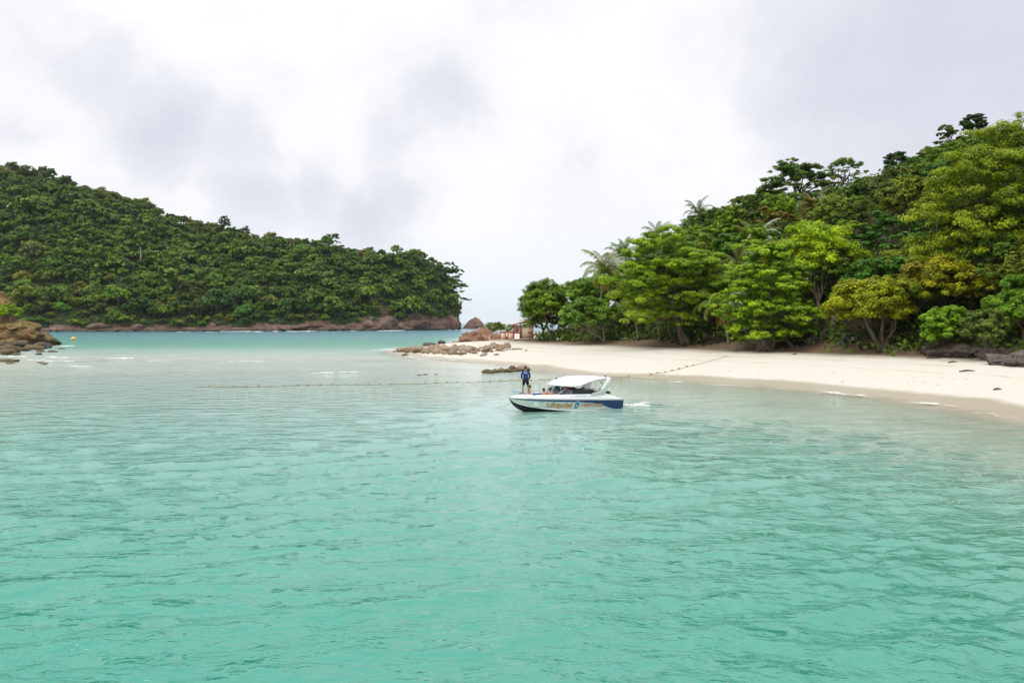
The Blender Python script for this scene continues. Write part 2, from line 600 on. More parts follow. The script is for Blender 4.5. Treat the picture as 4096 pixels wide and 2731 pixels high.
def sand_material():
    m = bpy.data.materials.new('beach_sand')
    m.use_nodes = True
    k = NT(m.node_tree)
    pos = k.n('ShaderNodeNewGeometry').outputs['Position']
    s = k.n('ShaderNodeAttribute', attribute_name='shore').outputs['Fac']
    n1 = k.noise(pos, 0.12, 5, 0.6)
    n2 = k.noise(pos, 1.3, 6, 0.65)
    c = k.mix(n1, (0.59, 0.54, 0.455), (0.63, 0.59, 0.52))
    c = k.mix(k.mapr(n2, 0.3, 0.75, 0.0, 0.5), c, (0.66, 0.615, 0.54))
    # faint wrack lines left by the tide, running along the shore
    jit = k.math('MULTIPLY', k.math('SUBTRACT', k.noise(pos, 0.10, 4, 0.6), 0.5), 5.0)
    ss = k.math('ADD', s, jit)
    wl = None
    for c0, wd in ((10.5, 0.30), (15.5, 0.6), (19.5, 0.8)):
        f = k.mapr(k.math('ABSOLUTE', k.math('SUBTRACT', ss, c0)), 0.0, wd, 1.0, 0.0)
        wl = f if wl is None else k.math('MAXIMUM', wl, f)
    wl = k.math('MULTIPLY', wl, k.mapr(k.noise(pos, 0.35, 5, .7), 0.40, 0.60, 0, 0.7))
    c = k.mix(wl, c, (0.46, 0.34, 0.21))
    # scattered bits of leaf and shell
    sp = k.n('ShaderNodeTexVoronoi', inp={'Vector': pos, 'Scale': 0.8})
    dots = k.math('MULTIPLY', k.mapr(sp.outputs['Distance'], 0.07, 0.14, 1.0, 0.0), k.mapr(k.noise(pos, 0.2, 3, .5), 0.5, 0.62))
    c = k.mix(k.math('MULTIPLY', dots, 0.8), c, (0.22, 0.16, 0.09))
    # leaf litter and soil where the trees begin, widened to paint in crown shade
    lit = k.mapr(k.math('ADD', s, k.math('MULTIPLY', k.math('SUBTRACT', n2, 0.5), 7.0)), 18.0, 25.5)
    c = k.mix(lit, c, k.mix(n2, (0.11, 0.07, 0.04), (0.30, 0.21, 0.13)))
    # sand wetted by the swash
    sx = k.math('SUBTRACT', s, k.mapr(k.n('ShaderNodeSeparateXYZ', inp={0: pos}).outputs[0], 6, 28, 0.0, 0.9))
    wet = k.mapr(k.math('ADD', sx, k.math('MULTIPLY', k.math('SUBTRACT', n1, 0.5), 2.6)), 0.5, 1.9, 1.0, 0.0)
    cw = k.mix(1.0, c, (0.66, 0.625, 0.545), 'MULTIPLY')
    c = k.mix(wet, c, cw)
    rough = k.mapr(wet, 0, 1, 0.95, 0.38)
    hb = k.math('ADD', n2, k.math('MULTIPLY', k.noise(pos, 5.0, 4, .6), 0.3))
    b = k.n('ShaderNodeBump', inp={'Height': hb, 'Strength': 0.45, 'Distance': 0.09})
    p = k.n('ShaderNodeBsdfPrincipled', inp={'Base Color': c, 'Roughness': rough, 'Specular IOR Level': 0.25, 'Normal': b.outputs[0]})
    o = k.n('ShaderNodeOutputMaterial')
    k.link(p.outputs[0], o.inputs[0])
    return m


def soil_material(name, c0, c1, c2):
    m = bpy.data.materials.new(name)
    m.use_nodes = True
    k = NT(m.node_tree)
    pos = k.n('ShaderNodeNewGeometry').outputs['Position']
    n1 = k.noise(pos, 0.35, 6, 0.65)
    c = k.ramp(n1, [(0.3, c0), (0.5, c1), (0.72, c2)])
    b = k.n('ShaderNodeBump', inp={'Height': n1, 'Strength': 0.7, 'Distance': 0.3})
    p = k.n('ShaderNodeBsdfPrincipled', inp={'Base Color': c, 'Roughness': 0.95, 'Specular IOR Level': 0.1, 'Normal': b.outputs[0]})
    o = k.n('ShaderNodeOutputMaterial')
    k.link(p.outputs[0], o.inputs[0])
    return m


def water_material():
    m = bpy.data.materials.new('sea_water')
    m.use_nodes = True
    k = NT(m.node_tree)
    pos = k.n('ShaderNodeNewGeometry').outputs['Position']
    dep = k.n('ShaderNodeAttribute', attribute_name='depth').outputs['Fac']
    edge = k.n('ShaderNodeAttribute', attribute_name='edge').outputs['Fac']
    dn = k.math('ADD', dep, k.math('MULTIPLY', k.math('SUBTRACT', k.noise(pos, 0.055, 5, 0.6), 0.5), k.math('ADD', k.math('MULTIPLY', dep, 0.35), 0.15)))
    # colour of the water body by how much of it lies over the sand
    c = k.ramp(k.math('DIVIDE', dn, 10.0), [(0.0, (0.52, 0.52, 0.43)), (0.03, (0.53, 0.61, 0.53)), (0.08, (0.41, 0.54, 0.47)), (0.16, (0.26, 0.44, 0.385)),
                                            (0.25, (0.095, 0.325, 0.255)), (0.38, (0.018, 0.27, 0.188)), (0.70, (0.05, 0.22, 0.25)), (1.0, (0.055, 0.20, 0.27))])
    silt_reflect = k.n('ShaderNodeAttribute', attribute_name='silt_reflect').outputs['Fac']
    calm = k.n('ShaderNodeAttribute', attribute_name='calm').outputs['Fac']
    c = k.mix(k.math('MULTIPLY', silt_reflect, 0.9), c, (0.25, 0.32, 0.225))  # olive near right beach: reflected trees and suspended sand painted into water colour
    # darker weed and coral patches on the bottom showing through
    wd = k.math('MULTIPLY', k.mapr(k.noise(pos, 0.07, 4, 0.6), 0.56, 0.70), 0.28)
    c = k.mix(wd, c, (0.10, 0.20, 0.19))
    # ripples: finer chop on the modelled waves
    mp = k.n('ShaderNodeMapping', inp={'Vector': pos, 'Rotation': (0, 0, math.radians(-14)), 'Scale': (0.6, 1.3, 1.0)}).outputs[0]
    patch = k.mapr(k.noise(pos, 0.09, 3, 0.6), 0.35, 0.65, 0.5, 1.0)
    r1 = k.noise(mp, 0.8, 2, 0.5)
    mp2 = k.n('ShaderNodeMapping', inp={'Vector': pos, 'Rotation': (0, 0, math.radians(20)), 'Scale': (0.65, 1.3, 1.0)}).outputs[0]
    r2 = k.noise(mp2, 4.2, 3, 0.55)
    open_sea = k.mapr(k.n('ShaderNodeSeparateXYZ', inp={0: pos}).outputs[1], 105, 190)
    b0 = k.n('ShaderNodeBump', inp={'Height': k.noise(mp, 0.33, 2, 0.5), 'Strength': open_sea, 'Distance': 1.3})
    b1 = k.n('ShaderNodeBump', inp={'Height': r1, 'Strength': calm, 'Distance': 0.30, 'Normal': b0.outputs[0]})
    b2 = k.n('ShaderNodeBump', inp={'Height': r2, 'Strength': k.math('MULTIPLY', patch, calm), 'Distance': 0.11, 'Normal': b1.outputs[0]})
    p = k.n('ShaderNodeBsdfPrincipled', inp={'Base Color': c, 'Roughness': k.mapr(k.n('ShaderNodeSeparateXYZ', inp={0: pos}).outputs[1], 35, 220, 0.06, 0.24), 'IOR': 1.68, 'Normal': b2.outputs[0]})
    tr = k.n('ShaderNodeBsdfTransparent')
    mx = k.n('ShaderNodeMixShader', inp={0: edge, 1: tr.outputs[0], 2: p.outputs[0]})
    o = k.n('ShaderNodeOutputMaterial')
    k.link(mx.outputs[0], o.inputs[0])
    return m


def foam_material():
    m = bpy.data.materials.new('sea_foam')
    m.use_nodes = True
    k = NT(m.node_tree)
    pos = k.n('ShaderNodeNewGeometry').outputs['Position']
    e = k.n('ShaderNodeAttribute', attribute_name='edge').outputs['Fac']
    n = k.noise(pos, 1.8, 6, 0.75, dist=0.6)
    n2 = k.noise(pos, 0.25, 3, 0.6)
    f = k.math('ADD', k.math('ADD', e, k.math('MULTIPLY', k.math('SUBTRACT', n, 0.5), 2.4)), k.math('MULTIPLY', k.math('SUBTRACT', n2, 0.5), 1.4))
    a = k.mapr(f, 0.25, 0.95, 0.0, 0.85)
    p = k.n('ShaderNodeBsdfPrincipled', inp={'Base Color': (0.82, 0.84, 0.84, 1), 'Roughness': 0.8, 'Specular IOR Level': 0.2, 'Alpha': a})
    o = k.n('ShaderNodeOutputMaterial')
    k.link(p.outputs[0], o.inputs[0])
    return m


M['sand'] = sand_material()
M['soil'] = soil_material('forest_soil', (0.025, 0.022, 0.012), (0.05, 0.04, 0.022), (0.09, 0.07, 0.04))
M['soil_far'] = soil_material('headland_soil', (0.018, 0.03, 0.012), (0.03, 0.05, 0.018), (0.05, 0.06, 0.03))
M['scar'] = soil_material('bare_red_earth', (0.06, 0.035, 0.025), (0.11, 0.065, 0.045), (0.17, 0.11, 0.08))
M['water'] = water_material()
M['foam'] = foam_material()

# ------------------------------------------------------------------ land form
_front = [(4096, 1668), (3900, 1632), (3700, 1602), (3500, 1580), (3300, 1562), (3000, 1536), (2850, 1525), (2700, 1514), (2500, 1506), (2350, 1498),
          (2250, 1484), (2150, 1468), (2080, 1461), (1950, 1450), (1800, 1440), (1720, 1433), (1665, 1426), (1625, 1416)]
SHORE = [(62, -60), (52, -15), (42, 12), (35, 32)] + [tuple(on_water(*p)[:2]) for p in _front]
SHORE += [(-23.5, 160), (-23.5, 171), (-21, 181), (-16.5, 191), (-12.5, 205), (-12, 250), (-13, 300), (30, 335), (110, 370), (230, 420), (500, 460), (700, 300), (700, -60)]
SH = np.array(SHORE)


def shore_dist(x, y):
    """signed distance to the waterline of the right-hand land, + inland"""
    x = np.asarray(x, float); y = np.asarray(y, float)
    shp = x.shape
    p = np.stack([x.ravel(), y.ravel()], 1)
    best = np.full(len(p), 1e9)
    inside = np.zeros(len(p), bool)
    n = len(SH)
    for i in range(n):
        a, b = SH[i], SH[(i + 1) % n]
        ab = b - a
        t = np.clip(((p - a) @ ab) / (ab @ ab), 0, 1)
        dd = np.hypot(p[:, 0] - a[0] - t * ab[0], p[:, 1] - a[1] - t * ab[1])
        best = np.minimum(best, dd)
        cond = (a[1] > p[:, 1]) != (b[1] > p[:, 1])
        with np.errstate(divide='ignore', invalid='ignore'):
            xi = a[0] + (p[:, 1] - a[1]) / (b[1] - a[1]) * ab[0]
        inside ^= cond & (p[:, 0] < xi)
    return np.where(inside, best, -best).reshape(shp)


def land_h(x, y, s=None):
    x = np.asarray(x, float); y = np.asarray(y, float)
    if s is None:
        s = shore_dist(x, y)
    sj = s + 0.5 * fbm2(x, y, 0.18, 3)
    beach = np.where(sj > 0, 2.55 * (1 - np.exp(-np.maximum(sj, 0) / 13.5)), 0.085 * sj)
    K = 0.05 + 0.50 * smooth01((x - 2) / 48.0)
    hill = K * np.maximum(0, s - 25) ** 1.02
    hill = 75 * (1 - np.exp(-hill / 75))
    h = beach + hill * (1 + 0.12 * fbm2(x, y, 0.03, 3)) + np.where(s > 24, 0.5 * fbm2(x, y, 0.11, 3) * np.clip((s - 24) / 10, 0, 1), 0)
    return h + np.where(s > 1, 0.05 * fbm2(x, y, 0.4, 3), 0)


def ground_z(x, y):
    return float(land_h(np.array([x]), np.array([y]))[0])


_YS = np.arange(35.0, 330.0, 0.5)


def hit(px, py):
    """where the line of sight through a pixel meets the right-hand land"""
    X = (px - CX) / F * _YS
    Z = CH - (py - HY) / F * _YS
    h = land_h(X, _YS)
    k = np.nonzero(h >= Z)[0]
    i = int(k[0]) if len(k) else len(_YS) - 1
    return Vector((X[i], _YS[i], h[i]))


def build_land():
    xs = np.concatenate([np.arange(-46, 60, 0.8), np.arange(60, 180, 2.0), np.arange(180, 420, 12.0)])
    ys = np.concatenate([np.arange(-40, 36, 4.0), np.arange(36, 200, 0.8), np.arange(200, 300, 2.5), np.arange(300, 440, 10.0)])
    X, Y = np.meshgrid(xs, ys)
    S = shore_dist(X, Y)
    Z = land_h(X, Y, S)
    Z = np.where(S < -6, np.minimum(Z, -0.5 - 0.06 * np.abs(S + 6)), Z)
    idx = np.arange(X.size).reshape(X.shape)
    q = np.stack([idx[:-1, :-1], idx[:-1, 1:], idx[1:, 1:], idx[1:, :-1]], -1).reshape(-1, 4)
    sc = S.ravel()[q].mean(1)
    V = np.stack([X, Y, Z], -1).reshape(-1, 3)

    def sub(mask):
        qq = q[mask]
        u, inv = np.unique(qq, return_inverse=True)
        return V[u], inv.reshape(-1, 4), S.ravel()[u]
    lim = 27 + 3 * fbm2(V[q].mean(1)[:, 0], V[q].mean(1)[:, 1], 0.15, 3)
    v, f, s = sub((sc > -16) & (sc < lim))
    structure(add('beach', make_mesh('beach', v, f, M['sand'], smooth=True, vattr={'shore': s})))
    v, f, s = sub(sc >= lim)
    structure(add('hillside', make_mesh('hillside', v, f, M['soil'], smooth=True, vattr={'shore': s})))


build_land()

# ------------------------------------------------------------------ sea
def sea_depth(x, y):
    s = -shore_dist(x, y)
    base = np.interp(y, [-50, 8, 20, 32, 45, 58, 72, 88, 100, 116, 132, 150, 180, 240, 330, 480, 900, 3000],
                     [4.8, 4.2, 3.5, 2.6, 1.9, 1.35, 0.95, 0.62, 0.38, 0.20, 0.34, 0.9, 2.2, 4.2, 6.2, 8.5, 9.8, 10])
    base = base * (1 + 0.35 * np.clip((-x - 20) / 80, 0, 1) * np.clip((95 - y) / 40, 0, 1))
    near = 0.10 * np.maximum(s, 0) + 0.004 * np.maximum(s, 0) ** 1.6
    far = y > 135
    near = np.where(far, near * 2.2, near)
    k = 0.5
    h = np.clip(0.5 + 0.5 * (near - base) / k, 0, 1)
    d = near * (1 - h) + base * h - k * h * (1 - h) * 0.5
    return np.maximum(d, 0.02), s


_wr = np.random.RandomState(5)
_WAVES = []
for _i in range(90):
    lam = 0.42 * (3.4 / 0.42) ** (_wr.rand() ** 1.25)
    ang = math.radians(105) + _wr.normal(0, 0.30 + 0.25 / lam)     # crests run left-near to right-far
    amp = 0.0058 * lam ** 0.85 * _wr.uniform(0.5, 1.4)
    _WAVES.append((lam, ang, amp, _wr.uniform(0, 2 * PI)))


def build_sea():
    r = [0.6]
    while r[-1] < 9000:
        x = r[-1]
        if x < 8:
            dr = 0.8
        elif x < 170:
            dr = max(0.085, x * x * 0.00022)
        else:
            dr = x * 0.045
        r.append(x + dr)
    r = np.array(r)
    dense = np.linspace(-0.64, 0.66, 560)
    rest = np.linspace(0.66, 2 * PI - 0.64, 90)[1:-1]
    th = np.concatenate([dense, rest])
    R, T = np.meshgrid(r, th, indexing='ij')
    X, Y = R * np.sin(T), R * np.cos(T)
    D, s = sea_depth(X, Y)
    dr = np.gradient(r)[:, None]
    Z = np.zeros_like(X)
    grp = 0.55 + 0.75 * smooth01(0.5 + 0.9 * fbm2(X, Y, 0.06, 3))
    for lam, ang, amp, ph in _WAVES:
        kx, ky = math.cos(ang) * 2 * PI / lam, math.sin(ang) * 2 * PI / lam
        f = np.sin(kx * X + ky * Y + ph)
        w = np.clip((lam / np.maximum(dr, R * 0.0021) - 2.6) / 2.5, 0, 1)
        Z += amp * w * (2.0 * ((f + 1) / 2) ** 2.1 - 0.75)
    lee = np.clip((s - 1) / 55, 0, 1) ** .8
    lee = np.where(X > -20, lee, 1.0) if False else np.maximum(lee, np.clip((-X - 5) / 40, 0, 1))
    calm = np.clip(0.06 + 0.94 * lee, 0, 1) * np.clip(D / 1.4, 0.3, 1)
    silt_reflect = np.exp(-np.maximum(s, 0) / 20.0) * np.clip((X + 5) / 25, 0, 1)  # nearness to right beach, drives the painted tree reflection and sand tint
    Z = Z * grp * calm
    # low swell lines over the sand bar
    bar = np.exp(-((Y - 116) / 26) ** 2) * np.clip((s - 3) / 12, 0, 1)
    Z += 0.05 * bar * np.sin(0.30 * Y + 0.05 * X + 6.0 * fbm2(X, Y, 0.03, 3))
    edge = smooth01((s - 0.2 + 1.2 * fbm2(X, Y, 0.35, 3)) / 5.5)
    edge = np.where(s < -8, 0.0, edge)
    n, m = R.shape
    idx = np.arange(n * m).reshape(n, m)
    idx = np.concatenate([idx, idx[:, :1]], 1)
    q = np.stack([idx[:-1, :-1], idx[1:, :-1], idx[1:, 1:], idx[:-1, 1:]], -1).reshape(-1, 4)
    keep = s.ravel()[q].max(1) > -7
    V = np.stack([X, Y, Z], -1).reshape(-1, 3)
    o = structure(add('sea', make_mesh('sea', V, q[keep][:, ::-1], M['water'], smooth=True, vattr={'depth': D.ravel(), 'edge': edge.ravel(), 'calm': (0.35 + 0.65 * lee).ravel(), 'silt_reflect': silt_reflect.ravel()})))
    return o


build_sea()


def foam_strip(lines, name, label, seed=3):
    """broken strands of white water along the given lines: (list of (px,py) or points, width m, height m)"""
    rs = np.random.RandomState(seed)
    mb_v, mb_q, ed, n0 = [], [], [], 0
    for pts, wd, ht in lines:
        P = [on_water(*p) if len(p) == 2 else Vector(p) for p in pts]
        P = np.array([(p.x, p.y) for p in P])
        L = np.concatenate([[0], np.cumsum(np.hypot(*np.diff(P, axis=0).T))])
        tot = L[-1]
        for k in range(9):
            a = rs.uniform(0, .75) * tot if k else 0.0
            e = min(tot, a + rs.uniform(.12, .5) * tot) if k else tot
            off0 = rs.normal(0, .30) * wd if k else 0
            w = wd * (rs.uniform(.04, .13) if k else .13)
            n = int(np.clip((e - a) / max(.25, w * .8), 8, 140))
            t = np.linspace(a, e, n)
            x, y = np.interp(t, L, P[:, 0]), np.interp(t, L, P[:, 1])
            tx, ty = np.gradient(x), np.gradient(y)
            ln = np.hypot(tx, ty) + 1e-9
            nx, ny = -ty / ln, tx / ln
            wob = wd * .45 * fbm2(t, np.full(n, seed * 3.7 + k * 9.1), 2.2 / wd * .35, 3) + off0
            taper = np.minimum(1, np.minimum(t - a, e - t) / (.3 * (e - a) + 1e-6)) ** .8
            thick = np.clip(.6 + 1.1 * fbm2(t, np.full(n, k * 5.3 + 1), 1.6 / wd, 3), .2, 1.4) * taper
            vs = np.linspace(-1, 1, 7)
            G = np.zeros((n, 7, 3)); E = np.zeros((n, 7))
            for j, v in enumerate(vs):
                off = v * w * (.15 + .85 * thick) + wob
                G[:, j, 0] = x + nx * off
                G[:, j, 1] = y + ny * off
                b = (1 - v * v)
                G[:, j, 2] = .02 + ht * .35 * b * thick + .004 * k
                E[:, j] = (b ** .7) * np.clip(thick * 1.2, 0, 1)
            idx = np.arange(n * 7).reshape(n, 7) + n0
            mb_q.append(np.stack([idx[:-1, :-1], idx[1:, :-1], idx[1:, 1:], idx[:-1, 1:]], -1).reshape(-1, 4))
            mb_v.append(G.reshape(-1, 3)); ed.append(E.ravel()); n0 += n * 7
    me = make_mesh(name, np.concatenate(mb_v), np.concatenate(mb_q), M['foam'], smooth=True, vattr={'edge': np.concatenate(ed)})
    return stuff(add(name, me), label)


foam_strip([
    ([(1600, 1424), (1660, 1432), (1760, 1438), (1880, 1444), (1980, 1449), (2085, 1460)], 2.2, 0.10),
    ([(1560, 1418), (1590, 1411), (1640, 1405)], 2.5, 0.10), ([(1660, 1436), (1700, 1440)], 1.6, .08),
    ([(2000, 1462), (2090, 1470)], 1.0, 0.05),
    ([(2650, 1527), (2700, 1528), (2745, 1532)], 0.7, 0.10),
    ([(3240, 1563), (3330, 1573), (3420, 1581), (3520, 1590)], 2.0, 0.2),
    ([(3540, 1600), (3620, 1608), (3740, 1617), (3900, 1640)], 1.1, 0.1),
    ([(3900, 1650), (4000, 1668), (4110, 1680)], 0.8, 0.06),
    ([(2420, 1513), (2520, 1520), (2620, 1526), (2800, 1535), (2960, 1545), (3200, 1560)], 0.45, 0.05),
    ([(2150, 1520), (2200, 1522), (2280, 1524)], .9, .07),
], 'shore_foam', 'thin white swash foam along the edge of the sand')
foam_strip([
    ([(-120, 1424), (60, 1425), (120, 1428), (240, 1431), (390, 1431)], 3.2, 0.28),
    ([(400, 1432), (470, 1434), (560, 1433)], 3.0, 0.26),
    ([(90, 1440), (160, 1444), (260, 1447), (330, 1446)], 2.4, 0.22),
    ([(250, 1463), (320, 1466), (400, 1468)], 1.6, .12),
    ([(1225, 1496), (1300, 1494), (1380, 1491), (1450, 1489)], 1.8, 0.18),
    ([(1980, 1424), (2020, 1428)], 1.0, .08),
    ([(860, 1448), (980, 1446), (1080, 1447)], 1.5, .10),
    ([(560, 1444), (660, 1442), (760, 1443)], 1.3, .08),
], 'wave_foam', 'white crests of small waves breaking over the shallow sand bar', 4)
foam_strip([
    ([(190, 1389), (240, 1386), (320, 1386)], 5.0, 0.35), ([(90, 1402), (150, 1399), (200, 1402)], 3.0, .2),
    ([(0, 1413), (60, 1412)], 3.0, .2),
], 'rock_foam', 'white surf washing round the ochre rock outcrop', 6)

# ------------------------------------------------------------------ leaves, crowns, trunks
def leaves_mesh(name, C, N, L, W, tint, mat, rs, extra=None):
    n = len(C)
    N = N / (np.linalg.norm(N, axis=1, keepdims=True) + 1e-9)
    R = rs.normal(size=(n, 3))
    U = np.cross(N, R); U /= (np.linalg.norm(U, axis=1, keepdims=True) + 1e-9)
    Vv = np.cross(N, U)
    L = np.asarray(L)[:, None] if hasattr(L, '__len__') else L
    W = np.asarray(W)[:, None] if hasattr(W, '__len__') else W
    droop = N * (-0.18 * L)
    P = np.empty((n, 4, 3))
    P[:, 0] = C - U * L * 0.5 + droop * .6
    P[:, 1] = C - Vv * W * 0.5 + U * L * 0.08
    P[:, 2] = C + U * L * 0.5 + droop
    P[:, 3] = C + Vv * W * 0.5 + U * L * 0.08
    V = P.reshape(-1, 3)
    q = np.arange(4 * n).reshape(n, 4)
    if extra is not None:                      # bark faces in the same mesh (far trees)
        ev, eq = extra
        me = make_mesh(name, np.concatenate([V, ev]), np.concatenate([q, eq + len(V)]), [mat, M['bark']],
                       tint=np.concatenate([tint, np.zeros(len(eq))]), matidx=np.concatenate([np.zeros(n, int), np.ones(len(eq), int)]))
        return me
    return make_mesh(name, V, q, mat, tint=tint)


def crown_leaves(rs, lobes, n, sub=9, low=-0.35, clump=0.42, squash=0.75, tvar=0.20, up=0.7, jit=0.25):
    """positions, normals and tints of n leaves spread through clumps that sit on the given lobes (cx,cy,cz,rx,ry,rz)"""
    lobes = np.asarray(lobes, float)
    area = lobes[:, 3] * lobes[:, 4] + lobes[:, 3] * lobes[:, 5] + lobes[:, 4] * lobes[:, 5]
    k = len(lobes)
    D = rs.normal(size=(k, sub, 3))
    D /= np.linalg.norm(D, axis=2, keepdims=True)
    D[..., 2] = np.where(D[..., 2] < low, -D[..., 2], D[..., 2])
    rad = rs.uniform(0.55, 1.0, size=(k, sub, 1))
    CC = lobes[:, None, :3] + D * lobes[:, None, 3:] * rad
    cr = clump * (lobes[:, 3:].prod(1) ** (1 / 3))[:, None] * rs.uniform(0.7, 1.35, size=(k, sub))
    ct = rs.normal(0, tvar * 0.7, size=(k, sub)) + rs.normal(0, tvar * .6, size=(k, 1))
    w = np.repeat(area / area.sum() / sub, sub)
    w = w * cr.ravel() ** 1.2
    pick = rs.choice(k * sub, size=n, p=w / w.sum())
    d = rs.normal(size=(n, 3)); d /= np.linalg.norm(d, axis=1, keepdims=True)
    rr = rs.rand(n) ** 0.45
    flat = np.minimum(1, lobes[:, 5] / lobes[:, 3])[:, None].repeat(sub, 1).ravel()[pick]
    P = CC.reshape(-1, 3)[pick] + d * (cr.ravel()[pick] * rr)[:, None] * np.stack([np.ones(n), np.ones(n), squash * (0.35 + 0.65 * flat)], 1)
    N = d * 0.75 + D.reshape(-1, 3)[pick] * 0.55 + np.array([0, 0, up]) + rs.normal(0, jit, size=(n, 3))
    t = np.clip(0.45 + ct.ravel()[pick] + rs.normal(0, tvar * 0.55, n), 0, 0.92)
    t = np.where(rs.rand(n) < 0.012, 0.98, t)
    return P, N, t


def limb_path(a, b, sag, rs, n=5, wob=0.06):
    a, b = Vector(a), Vector(b)
    out = []
    L = (b - a).length
    for i in range(n + 1):
        t = i / n
        p = a.lerp(b, t)
        p.z += sag * L * math.sin(PI * t)
        if 0 < i < n:
            p += Vector(rs.normal(0, wob * L * 0.5, 3))
        out.append(p)
    return out


def tree(name, label, base, center, radii, n_leaf, color, kind='round', seed=1, leaf=(0.34, 0.2), trunks=None, group=None, trunk_r=0.25,
         bark='bark', lobes=None, n_lobes=16, sub=9, category='tree', crown_open=0.0, clump=.42):
    """a tree standing at base with its crown round center (world points); trunk with limbs that reach the crown's lobes"""
    rs = np.random.RandomState(seed)
    base, center = Vector(base), Vector(center)
    root = thing(name, label, category, base, 0, group)
    rx, ry, rz = radii
    c = center - base
    if lobes is None:
        lobes = []
        if kind == 'tier':
            levels = max(3, int(round(rz * 2 / 1.9)))
            for i in range(levels):
                t = i / (levels - 1)
                z = -rz * 0.92 + 2 * rz * 0.95 * t
                rr = math.sqrt(max(0.06, 1 - (t * 1.05 - 0.10) ** 2 * 0.93)) if t > .12 else 0.72
                m = max(3, int(1.5 * n_lobes / levels * (0.6 + rr * .6)))
                a0 = rs.rand() * 6
                for j in range(m):
                    a = a0 + 2 * PI * j / m + rs.normal(0, 0.25)
                    d = rr * rs.uniform(0.35, 0.95) if j else rr * 0.2
                    pr = rs.uniform(0.17, 0.33) * (rx + ry) / 2
                    lobes.append((c.x + math.cos(a) * d * rx, c.y + math.sin(a) * d * ry, c.z + z + rs.normal(0, 0.65), pr, pr, max(0.4, pr * 0.34)))
        elif kind == 'umbrella':
            for j in range(n_lobes):
                a = j * 2.399 + rs.normal(0, .2)
                d = math.sqrt((j + 0.5) / n_lobes)
                pr = rs.uniform(0.19, 0.33) * (rx + ry) / 2
                z = rz * (0.88 - 1.55 * d * d) + rs.normal(0, rz * 0.16)
                lobes.append((c.x + math.cos(a) * d * rx * .9, c.y + math.sin(a) * d * ry * .9, c.z + z, pr, pr, max(0.4, pr * 0.42)))
        else:
            for j in range(n_lobes):
                u = 1 - 1.55 * (j + 0.5) / n_lobes
                a = j * 2.399 + rs.normal(0, .25)
                sxy = math.sqrt(max(0, 1 - u * u))
                d = rs.uniform(0.5, 0.82)
                pr = rs.uniform(0.28, 0.44) * (rx + ry + rz) / 3
                lobes.append((c.x + math.cos(a) * sxy * d * rx, c.y + math.sin(a) * sxy * d * ry, c.z + u * d * rz, pr, pr, pr * 0.78))
    if name != 'hillside_tree' and leaf[0] < .6:
        n_leaf = int(n_leaf * 1.45)
        leaf = (leaf[0] * .82, leaf[1] * .80)
    P, N, t = crown_leaves(rs, lobes, n_leaf, sub=sub, clump=clump)
    sz = rs.uniform(0.7, 1.3, n_leaf)
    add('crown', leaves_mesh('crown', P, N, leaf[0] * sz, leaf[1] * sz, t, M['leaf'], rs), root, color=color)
    mb = MB()
    trunks = trunks or [[(0, 0, -0.3), tuple(c * 0.45 + Vector((rs.normal(0, .3), rs.normal(0, .3), 0))), tuple(c)]]
    L = np.asarray(lobes)
    used = set()
    for tr in trunks:
        pts = [Vector(p) for p in tr]
        dense = []
        for i in range(len(pts) - 1):
            for s in range(4):
                p = pts[i].lerp(pts[i + 1], s / 4)
                if i or s:
                    p += Vector(rs.normal(0, 0.04 * (pts[i + 1] - pts[i]).length, 3))
                dense.append(p)
        dense.append(pts[-1])
        m = len(dense)
        rr = [trunk_r * (1.5 if i == 0 else 1.0) * (1 - 0.72 * i / (m - 1)) for i in range(m)]
        mb.tube(dense, rr, 8)
        fork = dense[int(m * 0.55)]
        order = np.argsort(np.linalg.norm(L[:, :3] - np.array(fork), axis=1))
        cnt = 0
        for j in order:
            if j in used or cnt >= max(4, 14 // len(trunks)):
                continue
            used.add(int(j)); cnt += 1
            st = dense[min(m - 1, int(m * rs.uniform(0.45, 0.95)))]
            mb.tube(limb_path(st, L[j, :3], 0.06, rs), [trunk_r * 0.42 * (1 - 0.8 * i / 5) for i in range(6)], 6, cap=False)
            if rs.rand() < 0.8:
                q = L[j, :3] + rs.normal(0, 1, 3) * L[j, 3:] * 0.7
                mid = (np.array(st) + L[j, :3]) / 2
                mb.tube(limb_path(mid, q, 0.04, rs, 3), [trunk_r * 0.2, trunk_r * .15, trunk_r * .1, trunk_r * .05], 5, cap=False)
    mb.build('trunk', M[bark], root, smooth=True)
    return root


